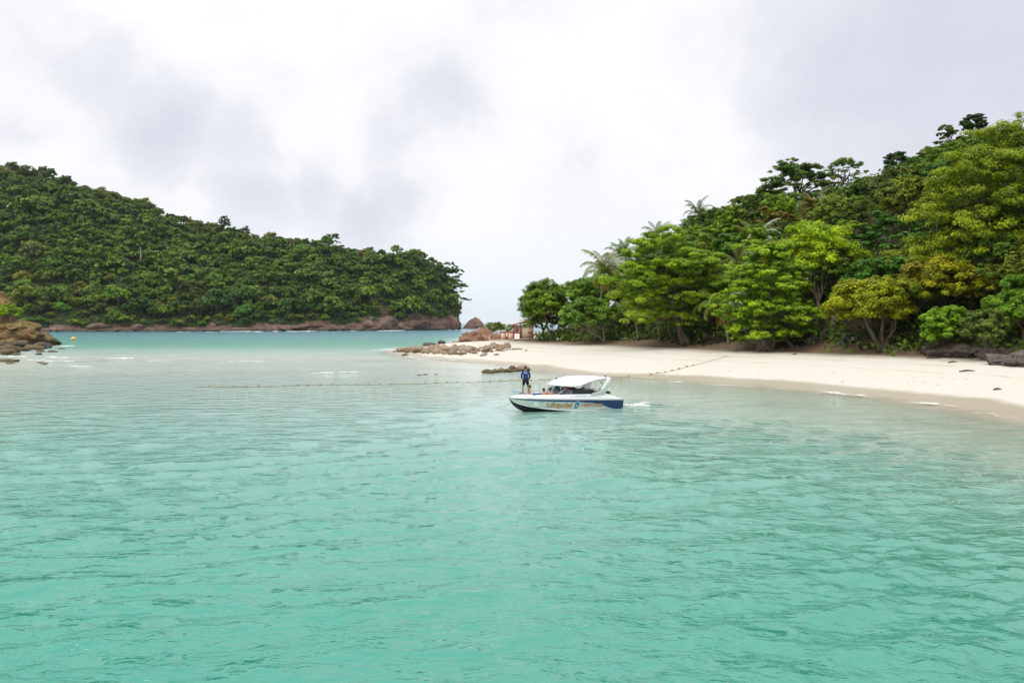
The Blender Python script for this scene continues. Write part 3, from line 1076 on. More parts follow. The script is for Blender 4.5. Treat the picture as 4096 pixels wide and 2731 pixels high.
# ---- palms
def frond_mesh(length, droop, seed, nl=26, wid=0.095):
    rs = np.random.RandomState(seed)
    pts, T = [], []
    p = np.zeros(3); a = math.radians(62)
    n = nl
    for i in range(n + 1):
        pts.append(p.copy())
        a -= droop / n * (0.4 + 1.4 * i / n)
        d = np.array([math.cos(a), 0, math.sin(a)])
        T.append(d)
        p = p + d * length / n
    V, Q = [], []
    tint = []
    for i in range(n):                         # midrib
        w = 0.045 * (1 - 0.85 * i / n)
        w2 = 0.045 * (1 - 0.85 * (i + 1) / n)
        b = len(V)
        V += [pts[i] + (0, -w, 0), pts[i] + (0, w, 0), pts[i + 1] + (0, w2, 0), pts[i + 1] + (0, -w2, 0)]
        Q.append((b, b + 1, b + 2, b + 3)); tint.append(0.5)
    for i in range(2, n + 1):
        t = i / n
        ll = length * 0.23 * math.sin(PI * min(1, 0.12 + 0.83 * t)) ** 0.6 * rs.uniform(0.8, 1.1)
        for s in (-1, 1):
            d = T[i] * 0.62 + np.array([0, s * 0.75, -0.16 - 0.25 * rs.rand()])
            d /= np.linalg.norm(d)
            e = pts[i] + d * ll * 0.55
            f = e + (d * 0.7 + np.array([0, 0, -0.75])) * ll * 0.5
            wv = T[i] * wid
            b = len(V)
            V += [pts[i] - wv * .6, pts[i] + wv * .6, e + wv * .5, e - wv * .5, f]
            Q.append((b, b + 1, b + 2, b + 3)); tint.append(np.clip(0.45 + rs.normal(0, .14), 0, .9))
            Q.append((b + 3, b + 2, b + 4, b + 4)); tint.append(np.clip(0.40 + rs.normal(0, .14), 0, .9))
    Q = np.array(Q)
    tri = Q[:, 2] != Q[:, 3]
    tint = np.array(tint)
    return make_mesh('frond', np.array(V), [Q[tri], Q[~tri][:, :3]], M['frond'], tint=np.concatenate([tint[tri], tint[~tri]]))


FROND = [frond_mesh(4.2, math.radians(d), i) for i, d in enumerate((70, 105, 135, 160))]
FROND_OLD = frond_mesh(4.0, math.radians(185), 9)


def palm(label, base, head, n=18, scale=1.0, color=(0.075, 0.115, 0.028), old=3, seed=0, group='coconut palms', trunk_r=0.17, up=True):
    rs = np.random.RandomState(seed)
    base, head = Vector(base), Vector(head)
    root = thing('coconut_palm', label, 'palm tree', base, 0, group)
    h = head - base
    mb = MB()
    pts, rr = [], []
    for i in range(11):
        t = i / 10
        p = Vector((h.x * t ** 1.5, h.y * t ** 1.5, h.z * t - 0.3 * (1 - t)))
        pts.append(p); rr.append(trunk_r * (1.6 if i == 0 else 1.05 - 0.4 * t))
    mb.tube(pts, rr, 8)
    mb.build('trunk', M['bark_pale'], root, smooth=True)
    for i in range(n):
        t = i / n
        lvl = t if up else 0.35 + 0.65 * t
        k = min(3, int(lvl * 4))
        me = FROND[k]
        o = add('frond', me, root, loc=h, rot=(0, math.radians(-28 + 62 * lvl) + rs.normal(0, .08), i * 2.399 + rs.normal(0, .15)), scale=scale * rs.uniform(0.85, 1.1), color=tuple(c * rs.uniform(0.8, 1.25) for c in color))
    for i in range(old):
        add('dead_frond', FROND_OLD, root, loc=h, rot=(0, math.radians(50), rs.rand() * 6.28), scale=scale * rs.uniform(0.8, 1), color=(0.20, 0.12, 0.045))
    nuts = MB()
    for i in range(5):
        a = rs.rand() * 6.28
        nuts.ball((h.x + .3 * math.cos(a), h.y + .3 * math.sin(a), h.z - .25), 0.13, 8, 6)
    nuts.build('coconut_cluster', M['bark'], root, smooth=True)
    return root


# ---- rocks
def rock_mesh(name, seed, mat, sub=3, cuts=14, rough=0.10, flat=1.0, strata=0.0):
    rs = np.random.RandomState(seed)
    bm = bmesh.new()
    bmesh.ops.create_icosphere(bm, subdivisions=sub, radius=1.0)
    V = np.array([v.co[:] for v in bm.verts])
    Fc = np.array([[v.index for v in f.verts] for f in bm.faces])
    bm.free()
    for _ in range(cuts):
        n = rs.normal(size=3); n /= np.linalg.norm(n)
        d = rs.uniform(0.55, 0.88)
        s = V @ n
        over = np.maximum(0, s - d)
        V = V - n * (over * 0.92)[:, None]
    V = V * (1 + rough * fbm(V * 2.3 + seed, 4)[:, None])
    V = V * (1 + rough * 0.45 * fbm(V * 7 + seed, 3)[:, None])
    if strata:
        V[:, :2] *= (1 + strata * np.sign(np.sin(V[:, 2] * 13 + 2 * fbm(V * 2, 2))) * 0.5)[:, None]
    V[:, 2] *= flat
    return make_mesh(name, V, Fc, mat, smooth=sub > 3)


# ------------------------------------------------------------------ far headland
HU = np.array([0, 100, 200, 300, 400, 500, 600, 700, 800, 900, 1000, 1100, 1200, 1300, 1400, 1500, 1600, 1700, 1780, 1822, 1838])
_sky = np.array([690, 682, 712, 750, 780, 812, 838, 890, 915, 940, 960, 975, 985, 975, 1020, 1030, 1015, 1035, 1080, 1170, 1285])
_sho = np.array([1327.5, 1327.5, 1327, 1327, 1327, 1327, 1326.5, 1326.5, 1326, 1326, 1325.5, 1325, 1324.5, 1324, 1323, 1322.5, 1322, 1321, 1319.5, 1319, 1318.5])
_dep = np.array([210, 205, 200, 190, 185, 180, 175, 165, 160, 150, 140, 130, 120, 110, 105, 95, 85, 75, 60, 40, 22])


def headland_profile(u):
    """u: column; returns shore distance, ridge distance, ridge height"""
    ys = F * CH / (np.interp(u, HU, _sho) - HY)
    ys = np.where(u < 0, ys[0] if False else F * CH / (1327.5 - HY), ys)
    yr = ys + np.interp(u, HU, _dep)
    zr = CH + (HY - np.interp(u, HU, _sky)) / F * yr
    return ys, yr, zr


def headland_point(u, t):
    u = np.asarray(u, float); t = np.asarray(t, float)
    ys, yr, zr = headland_profile(u)
    Y = ys + (yr - ys) * t
    rise = np.where(t <= 1, np.clip(t, 0, 1) ** 0.92, 1 - 0.9 * smooth01((t - 1) / 1.2))
    zt = np.maximum(zr, 2.0)
    Z = zt * rise
    rock = np.interp(u, [0, 900, 1100, 1500, 1838], [1.6, 1.8, 3.0, 5, 8])
    Z = np.where(t < 1, np.maximum(Z, np.minimum(rock, rock * t * 26)), Z)
    X = (u - CX) / F * Y
    gul = 0.09 * zt * np.sin(np.clip(t, 0, 1) * PI) * fbm2(X * 1.0, Y * 0.35, 0.022, 3)
    Z = Z + gul
    Z = np.where(t <= 0, -2.0, Z)
    return np.stack([X, Y, Z], -1)


def build_headland():
    us = np.concatenate([np.linspace(-1300, 0, 20)[:-1], np.linspace(0, 1838, 150), [1846]])
    ts = np.concatenate([[-0.05, 0, 0.004, 0.012, 0.025, 0.04, 0.06], np.linspace(0.09, 1.0, 40), np.linspace(1.05, 2.2, 12)])
    U, T = np.meshgrid(us, ts, indexing='ij')
    G = headland_point(U, T)
    G[-1, :, 2] = -2
    n, m = U.shape
    idx = np.arange(n * m).reshape(n, m)
    q = np.stack([idx[:-1, :-1], idx[1:, :-1], idx[1:, 1:], idx[:-1, 1:]], -1).reshape(-1, 4)
    tc = T.ravel()[q].mean(1); uc = U.ravel()[q].mean(1)
    zc = G.reshape(-1, 3)[q][:, :, 2].mean(1)
    rocky = (zc < np.interp(uc, [0, 900, 1300, 1600, 1838], [3.6, 4.0, 6.5, 9, 20]) * (1 + .4 * np.sin(uc * .031))).astype(int)
    ctr = 1482 + (29 - zc) * 3.8
    scar = (np.abs(uc - ctr) < 17) & (zc < 34) & (zc > 6) & (tc < 1)
    rocky = np.where(scar, 2, rocky)
    structure(add('headland', make_mesh('headland', G.reshape(-1, 3), q, [M['soil_far'], M['rock_far'], M['scar']], smooth=True, matidx=rocky)))


build_headland()


def far_tree_mesh(seed, n=520, tall=10.0, wide=5.2, kind='round'):
    rs = np.random.RandomState(seed)
    lobes = []
    k = 12
    for j in range(k):
        u = 1 - 1.35 * (j + .5) / k
        a = j * 2.399 + rs.rand()
        s = math.sqrt(max(0, 1 - u * u))
        if kind == 'flat':
            d = math.sqrt((j + .5) / k)
            lobes.append((math.cos(a) * d * wide * .75, math.sin(a) * d * wide * .75, tall * (0.86 - .16 * d * d) + rs.normal(0, .2), wide * .42, wide * .42, wide * .2))
        else:
            d = rs.uniform(.42, .72)
            pr = wide * rs.uniform(.26, .46)
            lobes.append((math.cos(a) * s * d * wide, math.sin(a) * s * d * wide, tall * .6 + u * d * tall * .4, pr, pr, pr * .85))
    P, N, t = crown_leaves(rs, lobes, n, sub=6, clump=.55, tvar=.13, up=.5, jit=.15)
    sz = rs.uniform(.7, 1.3, n)
    mb = MB()
    mb.tube([(0, 0, -3), (rs.normal(0, .2), rs.normal(0, .2), tall * .45), (0, 0, tall * .8)], [.3, .22, .08], 5, cap=False)
    for L in lobes[:4]:
        mb.tube([(0, 0, tall * .4), tuple(np.array(L[:3]) * .6 + np.array([0, 0, tall * .2])), L[:3]], [.14, .1, .04], 4, cap=False)
    return leaves_mesh('forest_tree', P, N, 1.25 * sz, .9 * sz, t, M['leaf'], rs, extra=(np.concatenate(mb.v), np.concatenate(mb.q))), (P, N, t, sz)


def build_far_forest():
    rs = np.random.RandomState(21)
    variants = [far_tree_mesh(100 + i, 1000, rs.uniform(10, 14), rs.uniform(5.2, 7.6)) for i in range(9)]
    flats = [far_tree_mesh(140 + i, 600, rs.uniform(10, 13), rs.uniform(6, 8), 'flat') for i in range(3)]
    allv = variants + flats
    pts = []
    tries = 0
    occ = []
    NC = 16000
    cu, ct_ = rs.uniform(-160, 1838, NC), rs.uniform(0.02, 1.08, NC)
    cp = headland_point(cu, ct_)
    csp = rs.uniform(4.6, 8.8, NC)
    lim = np.interp(cu, [0, 900, 1300, 1600, 1838], [3.0, 3.2, 5.5, 7.5, 12])
    cc = 1482 + (29 - cp[:, 2]) * 3.8
    good = np.nonzero((cp[:, 2] > lim) & ~((np.abs(cu - cc) < 20) & (cp[:, 2] < 32)))[0]
    A = np.full((1200, 2), 1e9)
    for i in good:
        if len(pts) >= 1150:
            break
        p = cp[i]
        if np.min((A[:, 0] - p[0]) ** 2 + (A[:, 1] - p[1]) ** 2) < csp[i] ** 2:
            continue
        A[len(pts)] = p[:2]
        pts.append((cu[i], ct_[i], p))
    cols = [((0.060, 0.110, 0.022), 'mid green'), ((0.036, 0.072, 0.021), 'dark green'), ((0.096, 0.152, 0.024), 'light green'), ((0.104, 0.118, 0.034), 'olive')]
    # the trees that show largest: nearest the shore, and those on the skyline
    score = [p[1] + (0 if not (0.93 < t <= 1.03) else -600) + rs.uniform(0, 60) + (400 if u < -40 else 0) for (u, t, p) in pts]
    order = np.argsort(score)
    single = set(order[:290].tolist())
    V, Q, Tn, n0 = [], [], [], 0
    for i, (u, t, p) in enumerate(pts):
        ci = rs.choice(4, p=[.42, .26, .20, .12])
        col, cname = cols[ci]
        vi = rs.randint(9) if rs.rand() < .92 else 9 + rs.randint(3)
        me, raw = allv[vi]
        sc = rs.choice([.5, .7, .95, 1.25, 1.55], p=[.24, .28, .26, .15, .07]) * rs.uniform(.9, 1.12)
        if t > .86:
            sc = min(sc, 1.0) * .92
        if p[2] < 9:
            sc *= .6
        p = p - np.array([0, 0, 3.0 * sc])
        rz = rs.rand() * 6.28
        if i in single:
            where = 'on the skyline' if t > 0.93 else ('just above rocks' if p[2] < 18 else ('on middle slope' if p[2] < 42 else 'on upper slope'))
            kindn = 'flat-topped' if vi >= 9 else 'rounded'
            o = add('forest_tree', me, loc=p, rot=(0, 0, rz), scale=(sc * rs.uniform(.9, 1.2), sc * rs.uniform(.9, 1.2), sc * rs.uniform(.85, 1.25)), color=tuple(c * rs.uniform(.8, 1.25) for c in col))
            zone = 'near left end' if u < 300 else ('left of dead trunk' if u < 556 else ('right of dead trunk' if u < 900 else ('left of earth scar' if u < 1480 else 'right of earth scar')))
            tag(o, f'{kindn} {cname} tree {where}, far headland {zone}', 'tree', f'{kindn} {cname} headland trees {where}')
        else:
            P, N, tt, sz = raw
            P, N, tt, sz = P[::3], N[::3], tt[::3], sz[::3] * 1.6
            c, s_ = math.cos(rz), math.sin(rz)
            Rm = np.array([[c, -s_, 0], [s_, c, 0], [0, 0, 1]])
            V.append((P @ Rm.T * sc + p, N @ Rm.T, np.clip(tt + (-.12, -.24, .14, .1)[ci], 0, .92), sz * sc))
    P = np.concatenate([v[0] for v in V]); N = np.concatenate([v[1] for v in V]); T = np.concatenate([v[2] for v in V]); S = np.concatenate([v[3] for v in V])
    o = add('forest', leaves_mesh('forest', P, N, 1.3 * S, .95 * S, T, M['leaf'], rs), color=(0.062, 0.112, 0.022))
    stuff(o, 'mass of green forest canopy covering the far headland')
    # shrubs and vines between the trees
    n = 6000
    u = rs.uniform(-200, 1836, n); t = rs.uniform(0.01, 1.05, n)
    p = headland_point(u, t)
    lim = np.interp(u, [0, 900, 1300, 1600, 1838], [2.6, 2.8, 4.5, 6.5, 9])
    ctr = 1482 + (29 - p[:, 2]) * 3.8
    ok = (p[:, 2] > lim) & ~((np.abs(u - ctr) < 14) & (p[:, 2] < 32))
    p = p[ok]
    k = 7
    C = np.repeat(p, k, 0) + rs.normal(0, 1, (len(p) * k, 3)) * np.array([1.1, 1.1, .7]) + np.array([0, 0, 1.0])
    N = rs.normal(0, .5, C.shape) + np.array([0, -.25, .8])
    tt = np.clip(np.repeat(rs.normal(.4, .18, len(p)), k) + rs.normal(0, .1, len(C)), 0, .92)
    o = add('undergrowth', leaves_mesh('undergrowth', C, N, rs.uniform(.9, 1.8, len(C)), rs.uniform(.6, 1.1, len(C)), tt, M['leaf'], rs), color=(0.045, 0.085, 0.02))
    stuff(o, 'shrubs and creepers filling the slope of the far headland')


build_far_forest()


def far_named(label, base_px, box, Y, n, color, kind, seed, n_lobes=26, tr=None, name='headland_tree'):
    x0, x1, y0, y1 = box
    b = at(*base_px, Y)
    c = at((x0 + x1) / 2, (y0 + y1) / 2, Y)
    k = Y / F
    return tree(name, label, b, c, ((x1 - x0) / 2 * k, (x1 - x0) / 2 * k * .8, (y1 - y0) / 2 * k), n, color, kind, seed, leaf=(1.25, .85), n_lobes=n_lobes, sub=7, trunk_r=.55, bark='bark_pale',
                trunks=[[tuple(at(px, py, Y) - b) for px, py in tr]] if tr else None)


far_named('tree leaning out over the sea from the tip of the far headland', (1765, 1225), (1735, 1880, 1050, 1235), 722, 6500, (0.046, 0.082, 0.030), 'umbrella', 71, 44, [(1765, 1225), (1790, 1180), (1815, 1130), (1830, 1100)])
far_named('flat-crowned tree with bare stems breaking the headland skyline', (1318, 1045), (1262, 1378, 934, 1008), 712, 3000, (0.046, 0.080, 0.026), 'umbrella', 72, 24, [(1318, 1045), (1322, 1000), (1318, 965)])
far_named('dark squarish tree on the headland skyline left of the step', (895, 935), (868, 925, 858, 925), 690, 1300, (0.022, 0.046, 0.018), 'round', 73, 14)
far_named('dark vine-hung tree where the headland skyline steps down', (975, 985), (940, 1012, 900, 985), 690, 1700, (0.026, 0.055, 0.018), 'round', 74, 16)
far_named('bright yellow-green tree high on the right shoulder of the headland', (1390, 1060), (1360, 1425, 998, 1065), 700, 1500, (0.085, 0.135, 0.020), 'round', 75, 16)
far_named('dark crown at the very top left of the headland skyline', (50, 705), (22, 84, 652, 700), 720, 1200, (0.024, 0.050, 0.018), 'round', 76, 14)
far_named('bright tree on the slope, left of the dead grey trunk', (425, 985), (370, 520, 920, 990), 640, 2600, (0.078, 0.120, 0.020), 'round', 77, 24)
far_named('olive spreading tree with pale stems above the headland scar', (1215, 1180), (1110, 1260, 1095, 1165), 650, 2600, (0.070, 0.086, 0.030), 'umbrella', 78, 26, [(1215, 1180), (1205, 1150), (1190, 1125)])
far_named('pale umbrella tree low above the left rocks of the headland', (222, 1290), (185, 255, 1245, 1278), 545, 900, (0.072, 0.098, 0.036), 'umbrella', 79, 14, [(222, 1290), (224, 1268), (222, 1258)])


def build_far_rocks():
    rs = np.random.RandomState(8)
    ms = [rock_mesh('shore_rock', 300 + i, M['rock_far'], 3, 12, .16, .8) for i in range(6)]
    big = [  # left column, right column, top row, how it is told apart
        (1035, 1275, 1292, 'long low reddish rock ledge under the shrubs, left of the boulder group'),
        (1270, 1330, 1296, 'small dark red boulder between two long ledges'),
        (1310, 1450, 1288, 'broad reddish boulder with a dark top at the headland foot'),
        (1435, 1500, 1282, 'upright pinkish boulder below the bare earth scar'),
        (1490, 1595, 1262, 'tall smooth slanting red rock slab at the foot of the scar'),
        (1570, 1640, 1285, 'dark brown boulder right of the tall slanting slab'),
        (1610, 1720, 1268, 'large brown rounded boulder under the cliff bushes'),
        (1770, 1842, 1262, 'reddish cliff-foot rock at the very tip of the headland'),
        (1700, 1780, 1298, 'low dark rock in the hollow near the headland tip'),
        (330, 480, 1288, 'grey-pink rock ledge with a rounded back at the left shore'),
        (500, 570, 1294, 'grey boulder on the stony left shore of the headland'),
    ]
    for i, (x0, x1, yt, lab) in enumerate(big):
        xc = (x0 + x1) / 2
        ys = F * CH / (np.interp(xc, HU, _sho) - HY) + 3
        hw = (x1 - x0) / 2 / F * ys * 1.1
        top = CH + (HY - yt) / F * ys
        o = add('shore_rock', ms[i % 6], loc=((xc - CX) / F * ys, ys + min(8, hw * .5), top * .32), rot=(0, 0, rs.uniform(-.3, .3)), scale=(hw, min(hw, 11), top * .9))
        tag(o, lab, 'rock', 'large rocks at the foot of the far headland')
    for i in range(95):
        u = rs.uniform(60, 1830)
        ys = F * CH / (np.interp(u, HU, _sho) - HY) + rs.uniform(-4, 5)
        r = rs.uniform(0.8, 2.4) * (1.5 if u > 1000 else 1)
        o = add('shore_boulder', ms[rs.randint(6)], loc=((u - CX) / F * ys, ys, r * .25), rot=(rs.normal(0, .2), rs.normal(0, .2), rs.rand() * 6.28), scale=(r * rs.uniform(1, 2), r, r * rs.uniform(.6, 1)))
        tag(o, 'small pinkish-brown boulder on the waterline of the far headland', 'rock', 'small boulders along the far headland waterline')
    # rock standing alone in the sea
    c = at(1897, 1310, 830)
    m = rock_mesh('sea_stack', 77, M['rock_far'], 4, 16, .12, 1.0)
    V = np.empty(len(m.vertices) * 3, np.float32); m.vertices.foreach_get('co', V); V = V.reshape(-1, 3)
    V[:, :2] *= (1.0 - 0.40 * np.clip(V[:, 2:3] + .2, 0, 1.2))
    V[:, 0] += 0.10 * V[:, 2]
    m.vertices.foreach_set('co', V.ravel()); m.update()
    tag(add('sea_stack', m, loc=(c.x, 830, 1.0), scale=(12.0, 10, 11.2)), 'lone pointed red-brown rock standing in the sea beyond the headland tip', 'rock')
    c = at(1880, 1312, 800)
    tag(add('sea_rock', ms[2], loc=(c.x - 2, 800, 0.2), scale=(9, 5, 1.6)), 'low dark rock awash at the foot of the lone pointed sea rock', 'rock')
    # dead grey trunk and other bare trees on the slope
    for (x0, y0, x1, y1, lab) in ((556, 1085, 563, 990, 'bare grey dead trunk sticking up from the middle of the wooded slope'),
                                  (1395, 1215, 1400, 1155, 'pale dead forked tree beside the bare earth scar')):
        Y = 610 if x0 < 1000 else 640
        b, t = at(x0, y0 + 25, Y), at(x1, y1, Y)
        root = thing('dead_tree', lab, 'dead tree', b)
        h = t - b
        mb = MB().tube([(0, 0, 0), tuple(h * .5 + Vector((.3, 0, 0))), tuple(h)], [.55, .4, .12], 6)
        mb.build('trunk', M['deadwood'], root, smooth=True)
        MB().tube([tuple(h * .55), tuple(h * .7 + Vector((1.2, 0, .8))), tuple(h * .8 + Vector((1.6, 0, 1.2)))], [.25, .16, .05], 5).build('branch', M['deadwood'], root)
        MB().tube([tuple(h * .4), tuple(h * .5 + Vector((-1.3, 0, .8)))], [.25, .08], 5).build('branch', M['deadwood'], root)
    foam_strip([
        ([(925, 1328), (970, 1327), (1010, 1328)], 14, 1.0), ([(1010, 1328.5), (1075, 1328)], 12, .9), ([(1120, 1328), (1190, 1326.5), (1255, 1327)], 16, 1.2),
        ([(1290, 1327), (1345, 1327.5)], 10, .6), ([(1400, 1325), (1430, 1324)], 9, .7), ([(1500, 1325), (1560, 1323.5), (1625, 1324)], 16, 1.2), ([(1800, 1320.5), (1850, 1320)], 18, 1.2),
        ([(700, 1329), (760, 1329)], 9, .5), ([(820, 1328), (880, 1329)], 8, .5), ([(1860, 1315), (1935, 1315)], 16, .8)],
        'surf', 'white surf breaking along the foot of the far headland', 7)


build_far_rocks()

# ------------------------------------------------------------------ right-hand shore: named trees
G_DARK, G_MID, G_BRIGHT, G_YEL, G_BLUE = (0.045, 0.085, 0.018), (0.080, 0.135, 0.018), (0.110, 0.195, 0.014), (0.150, 0.180, 0.014), (0.045, 0.110, 0.030)


def box_tree(name, label, base_px, box, dY=0.0, n=9000, color=G_MID, kind='round', seed=1, ry=None, Y=None, **kw):
    """tree whose foot is seen at base_px and whose crown fills the given columns and rows"""
    b = hit(*base_px) if Y is None else None
    if b is None:
        X = (base_px[0] - CX) / F * Y
        b = Vector((X, Y, ground_z(X, Y)))
    Yc = b.y + dY
    x0, x1, y0, y1 = box
    c = at((x0 + x1) / 2, (y0 + y1) / 2, Yc)
    rx = (x1 - x0) / 2 / F * Yc
    rz = (y1 - y0) / 2 / F * Yc
    b.z -= 0.05
    tr = kw.pop('tr', None)
    if tr:
        kw['trunks'] = [[tuple(at(px, py, Yc * w + b.y * (1 - w)) - b) if i else (tuple(at(px, py, b.y) - b)) for i, (px, py, w) in enumerate(t)] for t in tr]
    return tree(name, label, b, c, (rx, ry or rx * .9, rz), n, color, kind, seed, **kw)


# far left: tiered tree and bushes by the little house
box_tree('sea_almond_tree', 'tiered green tree with open branches above the cream and red house', (2212, 1364), (2075, 2290, 1112, 1320), 0, 16000, (0.085, 0.145, 0.024), 'round', 31, leaf=(.45, .3), n_lobes=52, trunk_r=.3,
         tr=[[(2212, 1366, 0), (2190, 1300, 0.5), (2170, 1220, 1)], [(2228, 1366, 0), (2235, 1290, .5), (2250, 1200, 1)]])
box_tree('bushy_tree', 'low dense bushy tree overhanging the cream and red house', (2150, 1360), (2085, 2320, 1195, 1348), -2, 13000, (0.075, 0.125, 0.024), 'round', 32, leaf=(.42, .28), n_lobes=34, trunk_r=.28)
box_tree('leaning_tree', 'pale-green tree on a long leaning trunk with a rope swing', (2420, 1372), (2235, 2470, 1190, 1335), 0, 14000, (0.080, 0.160, 0.035), 'round', 33, leaf=(.42, .28), n_lobes=36, trunk_r=.24, bark='bark_pale',
         tr=[[(2425, 1374, 0), (2400, 1345, .5), (2340, 1318, 1), (2270, 1308, 1)], [(2415, 1372, 0), (2418, 1320, .5), (2430, 1270, 1)]])
box_tree('shore_tree', 'round green treetop filling the gap left of the curved palm', (2330, 1352), (2260, 2440, 1095, 1260), 6, 11000, (0.070, 0.125, 0.022), 'round', 34, leaf=(.42, .28), n_lobes=26)
# big spreading tree left of centre
box_tree('spreading_tree', 'widest spreading umbrella tree with a dark leaning trunk on the sand', (2748, 1380), (2420, 2915, 925, 1275), 0, 44000, (0.125, 0.205, 0.018), 'umbrella', 35, leaf=(.36, .24), n_lobes=64, sub=8, trunk_r=.42,
         tr=[[(2752, 1384, 0), (2715, 1300, .4), (2690, 1200, 1), (2640, 1080, 1)], [(2735, 1378, 0), (2712, 1300, .4), (2760, 1160, 1), (2820, 1040, 1)]])
box_tree('spreading_tree', 'lower leafy tiers in front of the widest umbrella tree', (2690, 1372), (2440, 2870, 1070, 1280), -3, 24000, (0.135, 0.215, 0.016), 'tier', 36, leaf=(.36, .24), n_lobes=56, trunk_r=.2)
# centre: many-stemmed sea almond
box_tree('sea_almond_tree', 'many-stemmed tiered tree with gnarled roots standing out on the sand', (3075, 1404), (2842, 3280, 1005, 1325), 0, 42000, (0.130, 0.220, 0.018), 'tier', 37, leaf=(.38, .25), n_lobes=84, sub=8, trunk_r=.34,
         tr=[[(3060, 1406, 0), (3085, 1350, .3), (3100, 1270, 1), (3060, 1120, 1)], [(3050, 1404, 0), (3035, 1375, .2), (2995, 1355, .3), (3030, 1310, .7), (3050, 1270, 1)],
             [(3075, 1404, 0), (3070, 1340, .4), (3065, 1280, 1)], [(3085, 1402, 0), (3100, 1320, .5), (3140, 1200, 1)]])
box_tree('leaning_tree', 'bare leaning brown trunk with a leafy head right of the many-stemmed tree', (3165, 1388), (3060, 3290, 1160, 1330), 0, 9000, (0.085, 0.160, 0.020), 'tier', 38, leaf=(.38, .25), n_lobes=20, trunk_r=.3,
         tr=[[(3170, 1390, 0), (3140, 1345, .3), (3110, 1290, .6), (3120, 1220, 1)]])
box_tree('bright_tree', 'bright lime-green domed tree behind the many-stemmed tree', (3260, 1368), (3085, 3455, 890, 1170), 9, 30000, (0.180, 0.270, 0.014), 'round', 39, leaf=(.36, .24), n_lobes=46, sub=8, trunk_r=.35)
box_tree('dark_tree', 'dark tree with a thick black trunk behind the bright dome', (3275, 1372), (3270, 3480, 1080, 1290), 7, 11000, (0.040, 0.085, 0.016), 'round', 40, leaf=(.38, .26), n_lobes=24, trunk_r=.5)
box_tree('yellow_green_tree', 'round yellow-green tree shading the green notice board', (3530, 1402), (3300, 3690, 1095, 1355), 0, 32000, (0.150, 0.185, 0.012), 'round', 41, leaf=(.40, .27), n_lobes=44, sub=8, trunk_r=.34,
         tr=[[(3520, 1404, 0), (3500, 1350, .4), (3460, 1280, 1), (3430, 1200, 1)], [(3535, 1404, 0), (3560, 1340, .4), (3590, 1260, 1)], [(3528, 1404, 0), (3525, 1340, .4), (3520, 1230, 1)]])
# right edge
box_tree('giant_tree', 'huge feathery tree with bare pale limbs filling the right edge', (4080, 1300), (3640, 4420, 500, 1190), 0, 60000, (0.130, 0.180, 0.012), 'umbrella', 42, Y=92, leaf=(.36, .24), n_lobes=110, sub=9, trunk_r=.55, bark='bark_pale', ry=10,
         tr=[[(4130, 1330, 0), (4090, 1150, .5), (3960, 1060, 1), (3830, 1000, 1)], [(4140, 1330, 0), (4130, 1100, .5), (4060, 900, 1), (3990, 780, 1)], [(4150, 1330, 0), (4180, 1000, .5), (4200, 760, 1)]])
box_tree('giant_tree', 'yellowish lower spray of leaves under the huge feathery tree', (3960, 1330), (3630, 4010, 1030, 1230), -2, 16000, (0.165, 0.180, 0.014), 'round', 43, Y=90, leaf=(.36, .24), n_lobes=30, trunk_r=.22)
box_tree('bright_bush', 'bright green rounded bush at the left end of the grey boulders', (3770, 1412), (3685, 3880, 1210, 1416), -1.5, 13000, (0.100, 0.195, 0.020), 'round', 44, leaf=(.32, .22), n_lobes=26, trunk_r=.1, category='bush')
box_tree('grey_green_bush', 'grey-green shrub growing over the biggest grey boulder', (3965, 1440), (3850, 4040, 1225, 1418), -1.0, 12000, (0.075, 0.115, 0.035), 'round', 45, leaf=(.28, .18), n_lobes=24, trunk_r=.12, category='bush')
box_tree('leafy_bush', 'glossy green bush hanging over the boulders at the right edge', (4080, 1420), (3950, 4260, 1080, 1400), 1, 22000, (0.070, 0.150, 0.020), 'round', 46, leaf=(.34, .24), n_lobes=32, trunk_r=.2, category='bush')
box_tree('dark_shrub', 'dark shrub with a bare leaning stem left of the bright bush', (3640, 1400), (3570, 3760, 1230, 1370), 5, 9000, (0.030, 0.070, 0.016), 'round', 47, leaf=(.34, .24), n_lobes=20, trunk_r=.12, category='bush')
# skyline of the right hill
box_tree('rain_tree', 'broad domed tree on the skyline with branches showing against the sky', (3230, 1000), (3005, 3335, 640, 900), 0, 26000, (0.058, 0.110, 0.026), 'umbrella', 48, Y=165, leaf=(.42, .28), n_lobes=60, sub=7, trunk_r=.5)
box_tree('rain_tree', 'airy open-branched tree right of the domed skyline tree', (3300, 960), (3275, 3490, 632, 800), 0, 5200, (0.080, 0.145, 0.030), 'umbrella', 49, Y=163, leaf=(.40, .26), n_lobes=34, sub=6, trunk_r=.42, clump=.5,
         tr=[[(3300, 960, 0), (3340, 800, .5), (3370, 740, 1), (3400, 690, 1)]])
box_tree('conical_tree', 'dark pointed tree standing highest on the right skyline', (3900, 640), (3855, 3945, 446, 560), 0, 5000, (0.024, 0.054, 0.020), 'round', 50, Y=172, leaf=(.5, .3), n_lobes=20, trunk_r=.3)
box_tree('domed_tree', 'olive domed tree on a thin trunk just below the highest skyline tree', (3790, 690), (3735, 3850, 500, 610), 0, 4500, (0.085, 0.115, 0.026), 'umbrella', 51, Y=168, leaf=(.5, .3), n_lobes=22, trunk_r=.3)
box_tree('vine_clad_tree', 'dark vine-clad column of a tree on the skyline right of the airy tree', (3590, 760), (3535, 3640, 602, 720), 0, 5000, (0.028, 0.066, 0.020), 'round', 52, Y=170, leaf=(.5, .3), n_lobes=18, trunk_r=.3)
